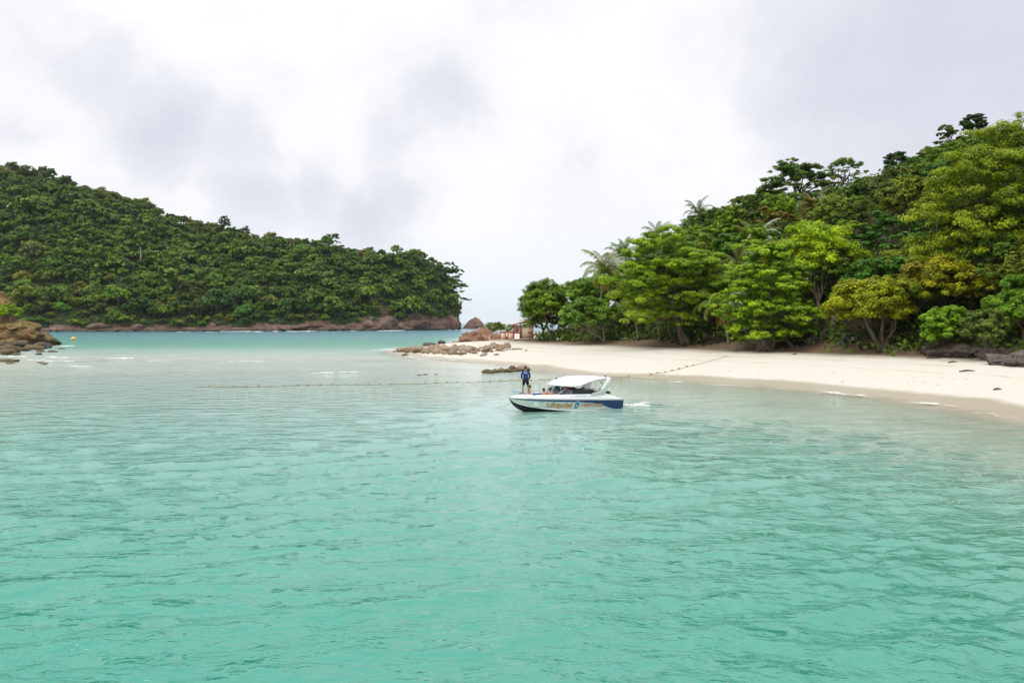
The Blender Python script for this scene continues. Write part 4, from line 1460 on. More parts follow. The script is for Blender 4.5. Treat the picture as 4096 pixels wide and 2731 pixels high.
box_tree('bright_tree', 'pale lime treetop low on the slope above the umbrella tree', (2960, 1100), (2830, 2990, 870, 985), 0, 7000, (0.115, 0.205, 0.018), 'round', 53, Y=150, leaf=(.42, .28), n_lobes=20)
box_tree('vine_mound_tree', 'smooth vine-covered mound of leaves in the middle of the hillside', (3705, 900), (3650, 3765, 770, 900), 0, 6500, (0.078, 0.135, 0.016), 'round', 54, Y=150, leaf=(.34, .24), n_lobes=26, clump=.3)


def build_hill_forest():
    rs = np.random.RandomState(77)
    protos = []
    for i in range(7):
        kind = ['round', 'round', 'umbrella', 'round', 'tier', 'round', 'round'][i]
        h = rs.uniform(8, 11); w = rs.uniform(3.4, 4.8)
        t = tree('hillside_tree', 'proto', (0, 0, 0), (0, 0, h * .66), (w, w, h * .36), 6500, G_MID, kind, 500 + i, leaf=(.40, .27), n_lobes=22, sub=7, trunk_r=.22, group='x')
        protos.append(t)
    N = 9000
    Y = rs.uniform(80, 235, N); px = rs.uniform(2250, 4350, N)
    X = (px - CX) / F * Y
    s = shore_dist(X, Y)
    h = land_h(X, Y, s)
    ok = (s > 30) & ~((Y > 150) & (px < 2500))
    pts = []
    A = np.full((400, 2), 1e9)
    taken = [o.matrix_basis.translation for o in bpy.data.objects if o.parent is None and o.get('category') == 'tree' and o.location.x > 0 and o.location.y < 300]
    cols = [(G_MID, 'mid green'), (G_DARK, 'dark green'), ((0.095, 0.160, 0.018), 'light green'), ((0.105, 0.125, 0.022), 'olive'), ((0.045, 0.105, 0.030), 'cool green')]
    for i in np.nonzero(ok)[0]:
        if len(pts) >= 255:
            break
        if np.min((A[:, 0] - X[i]) ** 2 + (A[:, 1] - Y[i]) ** 2) < rs.uniform(4.6, 7.0) ** 2:
            continue
        A[len(pts)] = (X[i], Y[i])
        pts.append(i)
    for i in pts:
        sc = rs.uniform(.75, 1.12)
        top = h[i] + 9.5 * sc
        row = HY - (top - CH) / Y[i] * F
        # keep the treetops under the skyline that the photograph shows
        lim = np.interp(px[i], [2250, 2420, 2560, 2700, 2900, 3050, 3250, 3480, 3560, 3700, 3830, 3960, 4096, 4350], [1160, 1060, 950, 895, 815, 760, 800, 730, 690, 610, 560, 520, 510, 500])
        if row < lim:
            hh = CH + (HY - lim) / F * Y[i] - h[i]
            sc = hh / 9.5
            if sc < .42:
                continue
        ci = rs.choice(5, p=[.34, .24, .2, .1, .12])
        col, cn = cols[ci]
        k = rs.randint(7)
        zone = 'low behind the beach' if h[i] < 9 else ('half way up right hillside' if h[i] < 24 else 'high on right hillside')
        side_ = 'left of lime dome' if px[i] < 3090 else ('behind lime dome' if px[i] < 3450 else ('above yellow-green tree' if px[i] < 3680 else 'beside giant feathery tree'))
        sh = ['rounded', 'rounded', 'spreading', 'rounded', 'tiered', 'rounded', 'rounded'][k]
        r = copy_tree(protos[k], (X[i], Y[i], h[i] - .3), rs.rand() * 6.28, (sc * rs.uniform(.95, 1.3), sc * rs.uniform(.95, 1.3), sc), f'{sh} {cn} tree {zone}, {side_}', f'{sh} {cn} trees {zone}', tuple(c * rs.uniform(.85, 1.2) for c in col))
    for t in protos:
        for c in list(t.children):
            bpy.data.objects.remove(c)
        bpy.data.objects.remove(t)
    # creepers and seedlings on the slope
    n = 10000
    Y = rs.uniform(70, 230, n); px = rs.uniform(2150, 4400, n)
    X = (px - CX) / F * Y
    s = shore_dist(X, Y); hh = land_h(X, Y, s)
    ok = s > np.where(px > 3250, 24.5, 27.0) + rs.normal(0, .8, n)
    P = np.stack([X, Y, hh], 1)[ok]
    k = 6
    C = np.repeat(P, k, 0) + rs.normal(0, 1, (len(P) * k, 3)) * np.array([.8, .8, .5]) + np.array([0, 0, .6])
    Nn = rs.normal(0, .5, C.shape) + np.array([-.1, -.4, .7])
    tt = np.clip(np.repeat(rs.normal(.4, .18, len(P)), k) + rs.normal(0, .1, len(C)), 0, .92)
    o = add('undergrowth', leaves_mesh('undergrowth', C, Nn, rs.uniform(.4, .9, len(C)), rs.uniform(.3, .6, len(C)), tt, M['leaf'], rs), color=(0.05, 0.095, 0.02))
    stuff(o, 'dark green undergrowth covering the right hillside')


build_hill_forest()

# palms
def palm_px(label, base_px, head_px, Y=None, dY=0, **kw):
    if Y is None:
        b = hit(*base_px)
    else:
        X = (base_px[0] - CX) / F * Y
        b = Vector((X, Y, ground_z(X, Y)))
    return palm(label, b, at(head_px[0], head_px[1], b.y + dY), **kw)


palm_px('tall coconut palm with yellowing fronds at the left end of the tree line', (2385, 1362), (2418, 1098), n=22, scale=1.35, seed=1, old=4, color=(0.085, 0.115, 0.03))
palm_px('dark coconut palm just behind the yellowing left-end palm', (2470, 1340), (2482, 1035), Y=150, n=16, scale=1.15, seed=2, color=(0.05, 0.085, 0.03), old=1)
palm_px('slim palm with a rusty skirt, first trunk under the umbrella tree', (2467, 1354), (2450, 1245), n=12, scale=.85, seed=3, old=5, trunk_r=.14, up=False)
palm_px('slim leaning palm, second trunk under the umbrella tree', (2552, 1356), (2530, 1235), n=12, scale=.85, seed=4, old=3, trunk_r=.14, up=False)
palm_px('straight slim palm, third trunk under the umbrella tree', (2638, 1362), (2632, 1240), n=12, scale=.8, seed=5, old=2, trunk_r=.14, up=False)
palm_px('young palm with fronds hanging to the sand between the two big trees', (2915, 1378), (2878, 1236), n=14, scale=1.25, seed=6, old=2, up=False, color=(0.06, 0.10, 0.02))
palm_px('palm crown rising between the umbrella tree and the bright dome', (3030, 1200), (3025, 985), Y=128, n=18, scale=1.35, seed=7, old=1, color=(0.065, 0.10, 0.035))
palm_px('palm spreading grey-green fronds above the many-stemmed tree', (2950, 1200), (2955, 1075), Y=122, n=14, scale=1.2, seed=8, old=1, color=(0.085, 0.11, 0.04))
palm_px('tall palm below the domed skyline tree', (3270, 1000), (3255, 850), Y=145, n=18, scale=1.35, seed=9, old=2, color=(0.07, 0.095, 0.035))
palm_px('palm with half-brown fronds on the slope right of the tall palm', (3370, 1050), (3345, 890), Y=140, n=16, scale=1.2, seed=10, old=3, color=(0.08, 0.095, 0.035))
palm_px('palm with pale upright spear in the middle of the hillside', (3480, 960), (3470, 830), Y=155, n=12, scale=1.0, seed=11, old=1, color=(0.07, 0.10, 0.03))
palm_px('drooping palm with brown hanging fronds above the yellow-green tree', (3500, 1250), (3462, 1010), Y=118, n=14, scale=1.2, seed=12, old=7, color=(0.07, 0.085, 0.035), up=False)
palm_px('small palm head on the skyline left of the lime treetop', (2800, 1000), (2792, 858), Y=175, n=14, scale=1.15, seed=13, old=1, color=(0.055, 0.09, 0.035))
palm_px('palm head breaking the skyline above the umbrella tree', (2650, 1050), (2625, 955), Y=165, n=14, scale=1.1, seed=14, old=1, color=(0.055, 0.09, 0.035))
palm_px('small palm at the left foot of the skyline', (2520, 1100), (2500, 1010), Y=160, n=12, scale=1.0, seed=15, old=1, color=(0.05, 0.085, 0.035))

# ------------------------------------------------------------------ rocks
def put_rock(name, me, label, group, loc, scale, rs, rz=None, tilt=.15):
    o = add(name, me, loc=loc, rot=(rs.normal(0, tilt), rs.normal(0, tilt), rs.rand() * 6.28 if rz is None else rz), scale=scale)
    return tag(o, label, 'rock', group)


def build_rocks():
    rs = np.random.RandomState(99)
    # the red mound and spit of boulders at the left end of the beach
    red = rock_mesh('rock_mound', 401, M['rock_red'], 5, 30, .34, 1.0, .05)
    c = at(1925, 1372, 172)
    tag(add('rock_mound', red, loc=(c.x, 172, 1.6), rot=(0, 0, .2), scale=(4.4, 4.2, 3.3)), 'big rough red-brown rock mound at the left end of the beach', 'rock')
    red2 = rock_mesh('rock_mound', 402, M['rock_red'], 5, 26, .32, 1.0, .05)
    c = at(1990, 1376, 170)
    tag(add('rock_mound', red2, loc=(c.x, 171, 1.6), rot=(0, 0, .7), scale=(4.6, 3.6, 2.1)), 'lower red-brown rock shoulder between the big mound and the house wall', 'rock')
    c = at(1868, 1385, 172)
    tag(add('rock_mound', red2, loc=(c.x, 173, .9), rot=(0, 0, 2.7), scale=(3.0, 3.2, 1.7)), 'sloping red-brown rock at the seaward foot of the big mound', 'rock')
    grey = [rock_mesh('boulder', 410 + i, M['rock_grey'], 3, 10, .08, .8) for i in range(4)]
    tan = [rock_mesh('boulder', 420 + i, M['rock_tan'], 2, 16, .26, .8) for i in range(6)]
    weed = [rock_mesh('boulder', 430 + i, M['rock_weed'], 2, 10, .12, .6) for i in range(4)]
    c = on_water(1712, 1402)
    put_rock('boulder', grey[0], 'largest smooth grey boulder at the tip of the rocky spit', None, (c.x, c.y + 2, .75), (1.95, 1.7, 1.5), rs, .2, .05)
    c = on_water(1765, 1392)
    put_rock('boulder', grey[1], 'flat dark grey boulder right behind the largest smooth one', None, (c.x, c.y, 1.3), (1.15, .9, .75), rs, 0, .05)
    c = on_water(1815, 1395)
    put_rock('boulder', tan[0], 'upright tan boulder between the grey boulders and the red mound', None, (c.x, c.y, .9), (1.0, .9, 1.1), rs, 0, .05)
    n = 0
    for i in range(1200):
        if n >= 190:
            break
        px = rs.uniform(1600, 2035)
        top = np.interp(px, [1600, 1680, 1760, 1860, 1960, 2030], [1402, 1396, 1392, 1392, 1386, 1384])
        bot = np.interp(px, [1600, 1680, 1760, 1860, 1960, 2030], [1406, 1413, 1417, 1417, 1410, 1401])
        py = top + (bot - top) * rs.rand()
        p = hit(px, py)
        r = (0.26 + 0.75 * rs.rand() ** 2.2) * (1.3 if px < 1780 else 1)
        seaw = px < 1690 or py > bot - 2
        me = (weed[rs.randint(4)] if seaw and rs.rand() < .6 else tan[rs.randint(6)] if px < 1850 or rs.rand() < .75 else tan[0])
        lab = 'weedy dark stone at the waterline of the rocky spit' if me in weed else ('tan stone packed in the rocky spit beside the grey boulders' if px < 1840 else 'reddish-tan stone scattered below the red mound')
        put_rock('boulder', me, lab, lab.replace(' stone', ' stones'), (p.x, p.y, max(p.z, 0) + r * .15), (r * rs.uniform(.9, 1.5), r, r * rs.uniform(.6, 1)), rs)
        n += 1
    # stones strewn on the sand below the spit
    for (px, py, r) in ((1690, 1410, .5), (1715, 1415, .4), (1795, 1408, .5), (1790, 1411, .4), (1822, 1412, .35), (1830, 1417, .5), (1852, 1417, .6), (1845, 1420, .4), (1880, 1409, .5), (1903, 1415, .4),
                        (1935, 1422, .75), (1945, 1417, .4), (1985, 1420, .5), (2010, 1406, .4), (2030, 1400, .5), (2070, 1398, .7), (1605, 1400, .5), (1580, 1404, .4), (1578, 1412, .35), (1600, 1408, .4), (1618, 1422, .7), (2105, 1403, .3)):
        p = hit(px, py)
        put_rock('stone', (weed if px < 1920 else tan)[rs.randint(4)], 'flat stone lying by itself on the pale sand below the spit', 'stones strewn on the sand', (p.x, p.y, max(0.0, p.z) + .04), (r * 1.4, r, r * .45), rs, None, .08)
    # low bar of weedy stones standing in the shallows behind the boat
    xs = np.concatenate([np.linspace(1930, 2066, 15), rs.uniform(1918, 2070, 6)])
    for i, px in enumerate(xs):
        py = np.interp(px, [1915, 1990, 2068], [1492, 1490, 1484]) + rs.normal(0, 2.2)
        p = on_water(px, py)
        r = .14 + .36 * rs.rand() ** 1.5
        put_rock('reef_stone', weed[rs.randint(4)], 'small brown weedy stone in the low row standing in the shallows', 'row of weedy stones in the shallows', (p.x, p.y, .16), (r * 1.2, r, r * 1.25), rs)
    p = on_water(2049, 1484)
    put_rock('reef_boulder', grey[2], 'round brown boulder sitting highest in the row of weedy stones', None, (p.x, p.y, .32), (.48, .4, .42), rs, 0, .05)
    p = on_water(2092, 1483)
    put_rock('reef_boulder', tan[2], 'pointed brown boulder behind the head of the standing man', None, (p.x, p.y, .22), (.9, .6, .65), rs, 0, .05)
    for px, py in ((1700, 1500), (1680, 1501), (1745, 1498)):
        p = on_water(px, py)
        put_rock('reef_stone', weed[0], 'single dark stone awash left of the weedy row', 'stones awash in the shallows', (p.x, p.y, .02), (.35, .25, .18), rs)
    # left outcrop, layered ochre rock
    oc = [rock_mesh('outcrop_rock', 440 + i, M['rock_ochre'], 5, 34, .36, 1.0, .10) for i in range(3)]
    Y = 196
    k = Y / F

    def orock(px, py_top, hw, Yd, dep, me, lab, rz):
        X = (px - CX) / F * Yd
        top = CH + (HY - py_top) / F * Yd
        tag(add('outcrop_rock', me, loc=(X, Yd, top * .25), rot=(0, 0, rz), scale=(hw / F * Yd * 1.15, dep * 1.1, top * 1.12)), lab, 'rock', 'layered rocks of the left outcrop')
    orock(-70, 1222, 150, 205, 11, oc[0], 'tallest ochre rock of the left outcrop, bush on its crown', .1)
    orock(60, 1300, 128, 192, 8, oc[1], 'broad ochre shelf rock of the left outcrop', 1.9)
    orock(150, 1330, 78, 200, 6, oc[2], 'rust-stained rock at the seaward end of the left outcrop', .4)
    orock(25, 1362, 120, 183, 5, oc[2], 'dark lower ledge at the foot of the left outcrop', 3.3)
    orock(205, 1362, 35, 206, 3, oc[0], 'low dark seaward toe of the left outcrop', 2.0)
    for (px, py, r) in ((135, 1400, 1.7), (165, 1395, 1.8), (178, 1392, 1.6), (60, 1402, 1.2), (15, 1412, 2.2), (35, 1418, 1.6), (95, 1404, 1.0)):
        p = on_water(px, py)
        put_rock('boulder', (grey + weed)[rs.randint(8)], 'grey-brown boulder on the surf line below the left outcrop', 'boulders below the left outcrop', (p.x, p.y, r * .2), (r * 1.4, r, r * .8), rs)
    for (px, py, r) in ((162, 1408, .9), (210, 1408, .8), (245, 1396, .6), (155, 1418, .6), (60, 1420, .7), (15, 1446, 1.0), (35, 1444, .9), (60, 1446, .7), (-10, 1445, 1.0), (40, 1455, .4), (160, 1452, .35), (178, 1457, .45)):
        p = on_water(px, py)
        put_rock('reef_stone', weed[rs.randint(4)], 'flat weedy stone awash in front of the left outcrop', 'stones awash by the left outcrop', (p.x, p.y, .1), (r * 1.6, r, r * .55), rs)
    tree('coastal_bush', 'vivid green bush crowning the left outcrop', at(35, 1285, 194), at(28, 1250, 194), (3.4, 3, 2.2), 4500, (0.13, 0.21, 0.012), 'round', 61, leaf=(.36, .26), n_lobes=16, trunk_r=.08, category='bush')
    tree('coastal_bush', 'small green tuft on the shelf of the left outcrop', at(0, 1322, 190), at(0, 1308, 190), (1.3, 1.2, .8), 900, (0.12, 0.2, 0.012), 'round', 62, leaf=(.3, .2), n_lobes=6, trunk_r=.05, category='bush')
    # grey boulders on the beach at the right edge
    gb = [rock_mesh('beach_boulder', 450 + i, M['rock_grey'], 5, 26, .30, .9, .03) for i in range(3)]
    for (px, pyb, hw, top, dep, lab, mi, rz) in ((3890, 1432, 92, 1368, 3.0, 'biggest smooth grey boulder on the sand at the right', 0, .3), (3760, 1424, 62, 1392, 1.8, 'low grey-brown boulder tucked under the bright bush', 1, 1.2),
                                                 (4070, 1462, 75, 1412, 2.2, 'rough dark red-brown boulder at the right edge of the sand', 2, .9), (4010, 1445, 50, 1385, 2.0, 'dark boulder in the cleft between the two big ones', 1, 2.2),
                                                 (4160, 1470, 90, 1400, 3.0, 'dark boulder cut by the right edge of the picture', 0, 2.5), (3950, 1430, 40, 1390, 1.5, 'small grey boulder leaning on the biggest one', 2, .2)):
        p = hit(px, pyb)
        hw_ = hw / F * p.y
        ht = (pyb - top) / F * p.y
        tag(add('beach_boulder', gb[mi], loc=(p.x, p.y + dep * .8, p.z + ht * .25), rot=(0, 0, rz), scale=(hw_ * 1.15, dep, ht * .9)), lab, 'rock', 'grey boulders on the right of the beach')


build_rocks()

# bushes beside the mound
p = hit(2000, 1352)
box_tree('coastal_shrub', 'low olive shrub on the point between the red mound and the house', (1985, 1352), (1930, 2035, 1284, 1345), 3, 5500, (0.085, 0.115, 0.028), 'round', 63, leaf=(.36, .24), n_lobes=16, trunk_r=.08, category='bush')
box_tree('coastal_shrub', 'bright green shrub right behind the low garden wall', (2045, 1346), (2012, 2066, 1292, 1345), 6, 2500, (0.11, 0.19, 0.015), 'round', 64, leaf=(.34, .24), n_lobes=10, trunk_r=.08, category='bush')

# ------------------------------------------------------------------ house on the point
def build_house():
    Y = 168.0
    k = Y / F
    o = at(2100, 1346, Y)
    zb = ground_z(o.x, Y)
    base = Vector((o.x, Y, 2.2))

    def L(px, py):
        return (px - 2100) * k, CH - (py - HY) * k - base.z
    root = thing('beach_house', 'small cream house with red pillars and a pale roof behind the trees', 'house', base)
    x0, zt = L(2083, 1303); x1, z0 = L(2132, 1348)
    MB().box(((x0 + x1) / 2, 1.6, (zt + z0) / 2 - .3), (x1 - x0, 3.0, zt - z0 + .6)).build('wall', M['wall_cream'], root)
    xa, za = L(2056, 1300); xb, _ = L(2079, 1300)
    _, zw = L(0, 1331)
    MB().box(((xa + xb) / 2 - .05, 2.3, (za + zw) / 2), (xb - xa - .3, .15, za - zw)).build('wall', M['wall_cream'], root)
    for px, wd in ((2055, .28), (2081, .32), (2132, .22)):
        x, zt2 = L(px, 1296); _, zb2 = L(px, 1347)
        MB().box((x, 0, (zt2 + zb2) / 2 - .3), (wd, wd, zt2 - zb2 + .6)).build('pillar', M['paint_red'], root)
    for px0, px1 in ((2058, 2066), (2072, 2078)):
        xa, zz = L(px0, 1304); xb, z2 = L(px1, 1322)
        w = MB().box(((xa + xb) / 2, 2.15, (zz + z2) / 2), (xb - xa, .08, zz - z2)).build('shutter', M['print_white'], root)
        MB().box(((xa + xb) / 2, 2.12, z2 - .06), (xb - xa + .1, .1, .1)).build('sill', M['paint_red'], w)
    xa, z1 = L(2056, 1330); xb, z2 = L(2080, 1333)
    MB().box(((xa + xb) / 2, .3, (z1 + z2) / 2), (xb - xa, .2, .22)).build('rail', M['paint_red'], root)
    xa, z1 = L(2112, 1328); xb, _ = L(2134, 1328)
    MB().box(((xa + xb) / 2, .05, z1), (xb - xa, .12, .3)).build('rail', M['paint_red'], root)
    # pale sloping roof with red fascia
    xa, z1 = L(2044, 1296); xb, z2 = L(2100, 1281); xc, z3 = L(2145, 1294)
    MB().prism([(xa, z1), (xb, z2), (xc, z3), (xc, z3 - .16), (xb, z2 - .18), (xa, z1 - .16)], -.6, 4.2).build('roof', M['roof_pink'], root)
    MB().prism([(xa - .03, z1 - .16), (xa + 1.0, z1 + .05), (xa + 1.0, z1 - .22), (xa - .03, z1 - .36)], -.66, -.56).build('fascia', M['paint_red'], root)
    xa, z1 = L(2074, 1276); xb, z2 = L(2096, 1274)
    MB().prism([(xa, z1 - .1), (xb, z1), (xb, z1 - .35), (xa + .3, z1 - .45)], 0.2, 1.8).build('roof_ridge', M['roof_pink'], root)
    for px in (2076, 2086, 2093):
        x, zt2 = L(px, 1278); _, zb2 = L(px, 1289)
        MB().box((x, .4, (zt2 + zb2) / 2), (.12, .12, zt2 - zb2)).build('roof_post', M['roof_pink'], root)
    # low garden wall
    g = thing('garden_wall', 'low cream garden wall with red caps left of the house', 'wall', at(2027, 1350, Y - 1.5))
    gb = g.location
    for px0, px1 in ((2001, 2023), (2031, 2053)):
        xa, xb = (px0 - 2027) * k, (px1 - 2027) * k
        zt2 = CH - (1330 - HY) * k - gb.z
        zb2 = CH - (1352 - HY) * k - gb.z - .5
        MB().box(((xa + xb) / 2, 0, (zt2 + zb2) / 2), (xb - xa, .18, zt2 - zb2)).build('panel', M['wall_cream'], g)
        MB().box(((xa + xb) / 2, 0, zt2 + .12), (xb - xa + .1, .28, .26)).build('cap', M['paint_red'], g)
        for x in (xa, xb):
            MB().box((x, -.02, (zt2 + zb2) / 2), (.16, .26, zt2 - zb2)).build('post', M['paint_red'], g)
    # stone ledge, white pipe, ramp
    c = at(2095, 1357, 160)
    t = thing('concrete_ledge', 'grey concrete ledge on a brown rock footing in front of the house', 'ledge', c)
    MB().box((0, 0, 0), (4.6, 1.4, .22)).build('slab', M['concrete'], t)
    add('footing', rock_mesh('footing', 466, M['rock_red'], 3, 12, .12, .8), t, loc=(-.6, .3, -.5), scale=(1.8, 1.0, .7))
    MB().prism([(-.2, -.12), (2.7, -.12), (.6, -.8)], -.5, .5).build('ramp', M['board'], t)
    p0, p1, p2 = at(1955, 1348, 160), at(1962, 1362, 160), at(2036, 1360, 160)
    tag(MB().tube([p0, p1 + Vector((-.05, 0, .1)), p1, p2 * .5 + p1 * .5 + Vector((0, 0, -.05)), p2], .085, 8).build('drain_pipe', M['pipe'], smooth=True), 'bent white pipe lying on the rocks below the garden wall', 'pipe')


build_house()

# ------------------------------------------------------------------ things under the trees
def build_beach_furniture():
    # rope swings
    for (xa, xb, yt, yb, lab) in ((2281, 2301, 1306, 1354, 'rope swing hanging from the long leaning trunk'), (2687, 2700, 1282, 1360, 'thin rope swing hanging left of the dark leaning trunk')):
        b = hit((xa + xb) / 2, yb + 14)
        Y = b.y - .5
        root = thing('rope_swing', lab, 'swing', at((xa + xb) / 2, yb, Y))
        o = root.location
        for x in (xa, xb):
            a = at(x, yt, Y) - o; c = at(x + (2 if x == xa else -2), yb, Y) - o
            MB().tube([a, (a + c) / 2 + Vector((.03, 0, 0)), c], .035, 6).build('rope', M['rope'], root)
        MB().box((0, 0, 0), ((xb - xa) / F * Y * .9, .22, .05)).build('seat', M['wood'], root)
    # benches and tables
    def table(px, py, w, h, lab, cat='table', mat='wood', rz=0.0, seats=False):
        b = hit(px, py)
        root = thing('picnic_table' if seats else 'wooden_bench', lab, cat, b, rz)
        MB().box((0, 0, h), (w, .7, .06)).build('top', M[mat], root)
        for sx in (-1, 1):
            for sy in (-1, 1):
                MB().box((sx * (w / 2 - .12), sy * .26, h / 2 - .05), (.1, .1, h + .02)).build('leg', M[mat], root)
        if seats:
            for sy in (-1, 1):
                MB().box((0, sy * .75, .45), (w, .25, .05)).build('bench', M[mat], root)
        return root
    table(2580, 1356, 2.2, .55, 'grey plank bench in the shade between the slim palms', 'bench')
    table(2645, 1352, 1.6, .5, 'short low bench beside the third slim palm', 'bench', 'wood_dark')
    table(2835, 1362, 1.6, .5, 'low grey bench left of the young hanging palm', 'bench')
    table(3255, 1386, 1.7, .8, 'weathered picnic table left of the notice board', 'picnic table', 'wood', .1, True)
    b = hit(3219, 1384)
    t = thing('stool', 'dark wooden stool beside the weathered picnic table', 'stool', b)
    MB().box((0, 0, .48), (.34, .34, .06)).build('seat', M['wood_dark'], t)
    for sx in (-1, 1):
        for sy in (-1, 1):
            MB().box((sx * .12, sy * .12, .22), (.06, .06, .5)).build('leg', M['wood_dark'], t)
    # shelter with grey-blue roof
    b = hit(3010, 1362); Y = b.y + 3
    t = thing('shelter', 'open shelter with a grey-blue sheet roof behind the many-stemmed tree', 'shelter', at(3010, 1358, Y))
    k = Y / F
    MB().prism([(-1.6, 1.35), (.9, 2.9), (.9, 2.8), (-1.6, 1.25)], -1.2, 1.6).build('roof', M['tarp'], t)
    for x in (-1.3, .8):
        for y in (-.9, 1.3):
            MB().box((x, y, .6), (.1, .1, 2.2 if x > 0 else 1.5)).build('post', M['wood_dark'], t)
    MB().box((-.2, 1.3, .5), (2.2, .08, .7)).build('back_panel', M['wood_dark'], t)
    # stall with orange beams
    b = hit(3090, 1372); Y = b.y + 2.5
    t = thing('beach_stall', 'dark stall with bright orange beams behind the many-stemmed tree', 'stall', at(3090, 1365, Y))
    k = Y / F
    for x0, x1 in ((3045, 3070), (3103, 3135)):
        MB().box((((x0 + x1) / 2 - 3090) * k, 0, (1365 - 1315) * k), ((x1 - x0) * k, .2, .26)).build('beam', M['orange'], t)
        MB().box((((x0 + x1) / 2 - 3090) * k, .15, (1365 - 1330) * k), ((x1 - x0) * k * .8, .1, .75)).build('panel', M['dark_cloth'], t)
    MB().box((0, .2, (1365 - 1322) * k), (3.2, .08, .22)).build('crossbar', M['wood_dark'], t)
    for px in (3047, 3070, 3105, 3133):
        MB().box(((px - 3090) * k, .1, .8), (.12, .12, 2.0)).build('post', M['wood_dark'], t)
    for px in (3107, 3121):
        for i in range(4):
            MB().box(((px - 3090) * k, -.02, (1365 - 1322 - i * 4.5) * k), (.1, .06, .1)).build('light_block', M['print_white'], t)
    # green notice board frame
    b = hit(3405, 1386); Y = b.y; k = Y / F
    t = thing('notice_board', 'large green-framed notice board standing under the yellow-green tree', 'notice board', b, .05)
    w, z0, z1 = 70 * k, 6 * k, 44 * k
    for x in (-w / 2, w / 2):
        MB().box((x, 0, z1 / 2 - .1), (.11, .11, z1 + .3)).build('post', M['paint_green'], t)
    for z in (z0, z1):
        MB().box((0, -.003, z), (w + .1, .09, .1)).build('rail', M['paint_green'], t)
    MB().box((0, .03, (z0 + z1) / 2), (w - .1, .03, z1 - z0 - .1)).build('panel', M['board'], t)
    MB().box((-w * .39, -.005, z1 - .25), (.18, .02, .26)).build('sheet', M['emblem_gold'], t)
    MB().box((w * .2, -.005, (z0 + z1) / 2), (.75, .02, .5)).build('sheet', M['grey'], t)
    # timber bench seat next to it
    b = hit(3468, 1398)
    t = thing('timber_seat', 'dark timber seat with crossed legs between notice board and tree trunk', 'bench', b, -.1)
    MB().box((0, 0, .85), (1.6, .6, .07)).build('seat', M['wood_dark'], t)
    for z in (1.2, 1.5):
        MB().box((.1, .3, z), (1.3, .05, .12)).build('back_slat', M['wood_dark'], t)
    for sx in (-.65, .65):
        MB().box((sx, .3, .75), (.09, .09, 1.6)).build('leg', M['wood_dark'], t)
        MB().box((sx, -.25, .4), (.09, .09, .9)).build('leg', M['wood_dark'], t)
    for s in (-1, 1):
        MB().tube([(-.6 * s, -.28, .08), (.6 * s, -.28, .8)], .045, 6).build('brace', M['wood_dark'], t)
    # driftwood, litter on sand
    rs = np.random.RandomState(4)
    for i, (px, py, l, lab) in enumerate(((3735, 1435, 1.6, 'dark driftwood strip on the sand below the bright bush'), (3810, 1450, .9, 'small driftwood pieces below the biggest grey boulder'), (3868, 1488, 1.2, 'lone dark driftwood stick out on the open sand'),
                                          (3180, 1418, .5, 'short dark stick on the sand below the many-stemmed tree'), (2945, 1408, .6, 'short stick on the sand below the young palm'), (3990, 1562, .5, 'small scrap of wood near the water at the right'))):
        p = hit(px, py)
        a = rs.normal(0, .25)
        d = Vector((math.cos(a), math.sin(a), 0)) * l / 2
        q = [p - d, p + Vector((0, .1, .07)), p + d]
        for v in q:
            v.z = ground_z(v.x, v.y) + .05
        q[1].z += .05
        tag(MB().tube(q, [.05, .08, .03], 6).build('driftwood', M['bark'], smooth=True), lab, 'driftwood')
    # gnarled roots at the foot of the many-stemmed tree
    p = hit(3060, 1404)
    t = thing('root_stump', 'gnarled dark stump with spreading roots at the many-stemmed tree', 'stump', p)
    MB().tube([(-.1, 0, -.2), (0, 0, .8), (-.3, 0, 1.6)], [.75, .6, .3], 9).build('stump', M['bark'], t, smooth=True)
    for i in range(9):
        a = i * .7 + rs.normal(0, .2)
        MB().tube([(.3 * math.cos(a), .3 * math.sin(a), .6), (.8 * math.cos(a), .8 * math.sin(a), .2), (1.5 * math.cos(a), 1.5 * math.sin(a), -.15)], [.22, .16, .05], 6).build('root', M['bark'], t, smooth=True)
    MB().tube([(-.4, 0, .9), (-1.2, -.1, 1.5), (-1.75, -.2, 2.4)], [.2, .15, .07], 6).build('snag', M['bark_pale'], t, smooth=True)


build_beach_furniture()

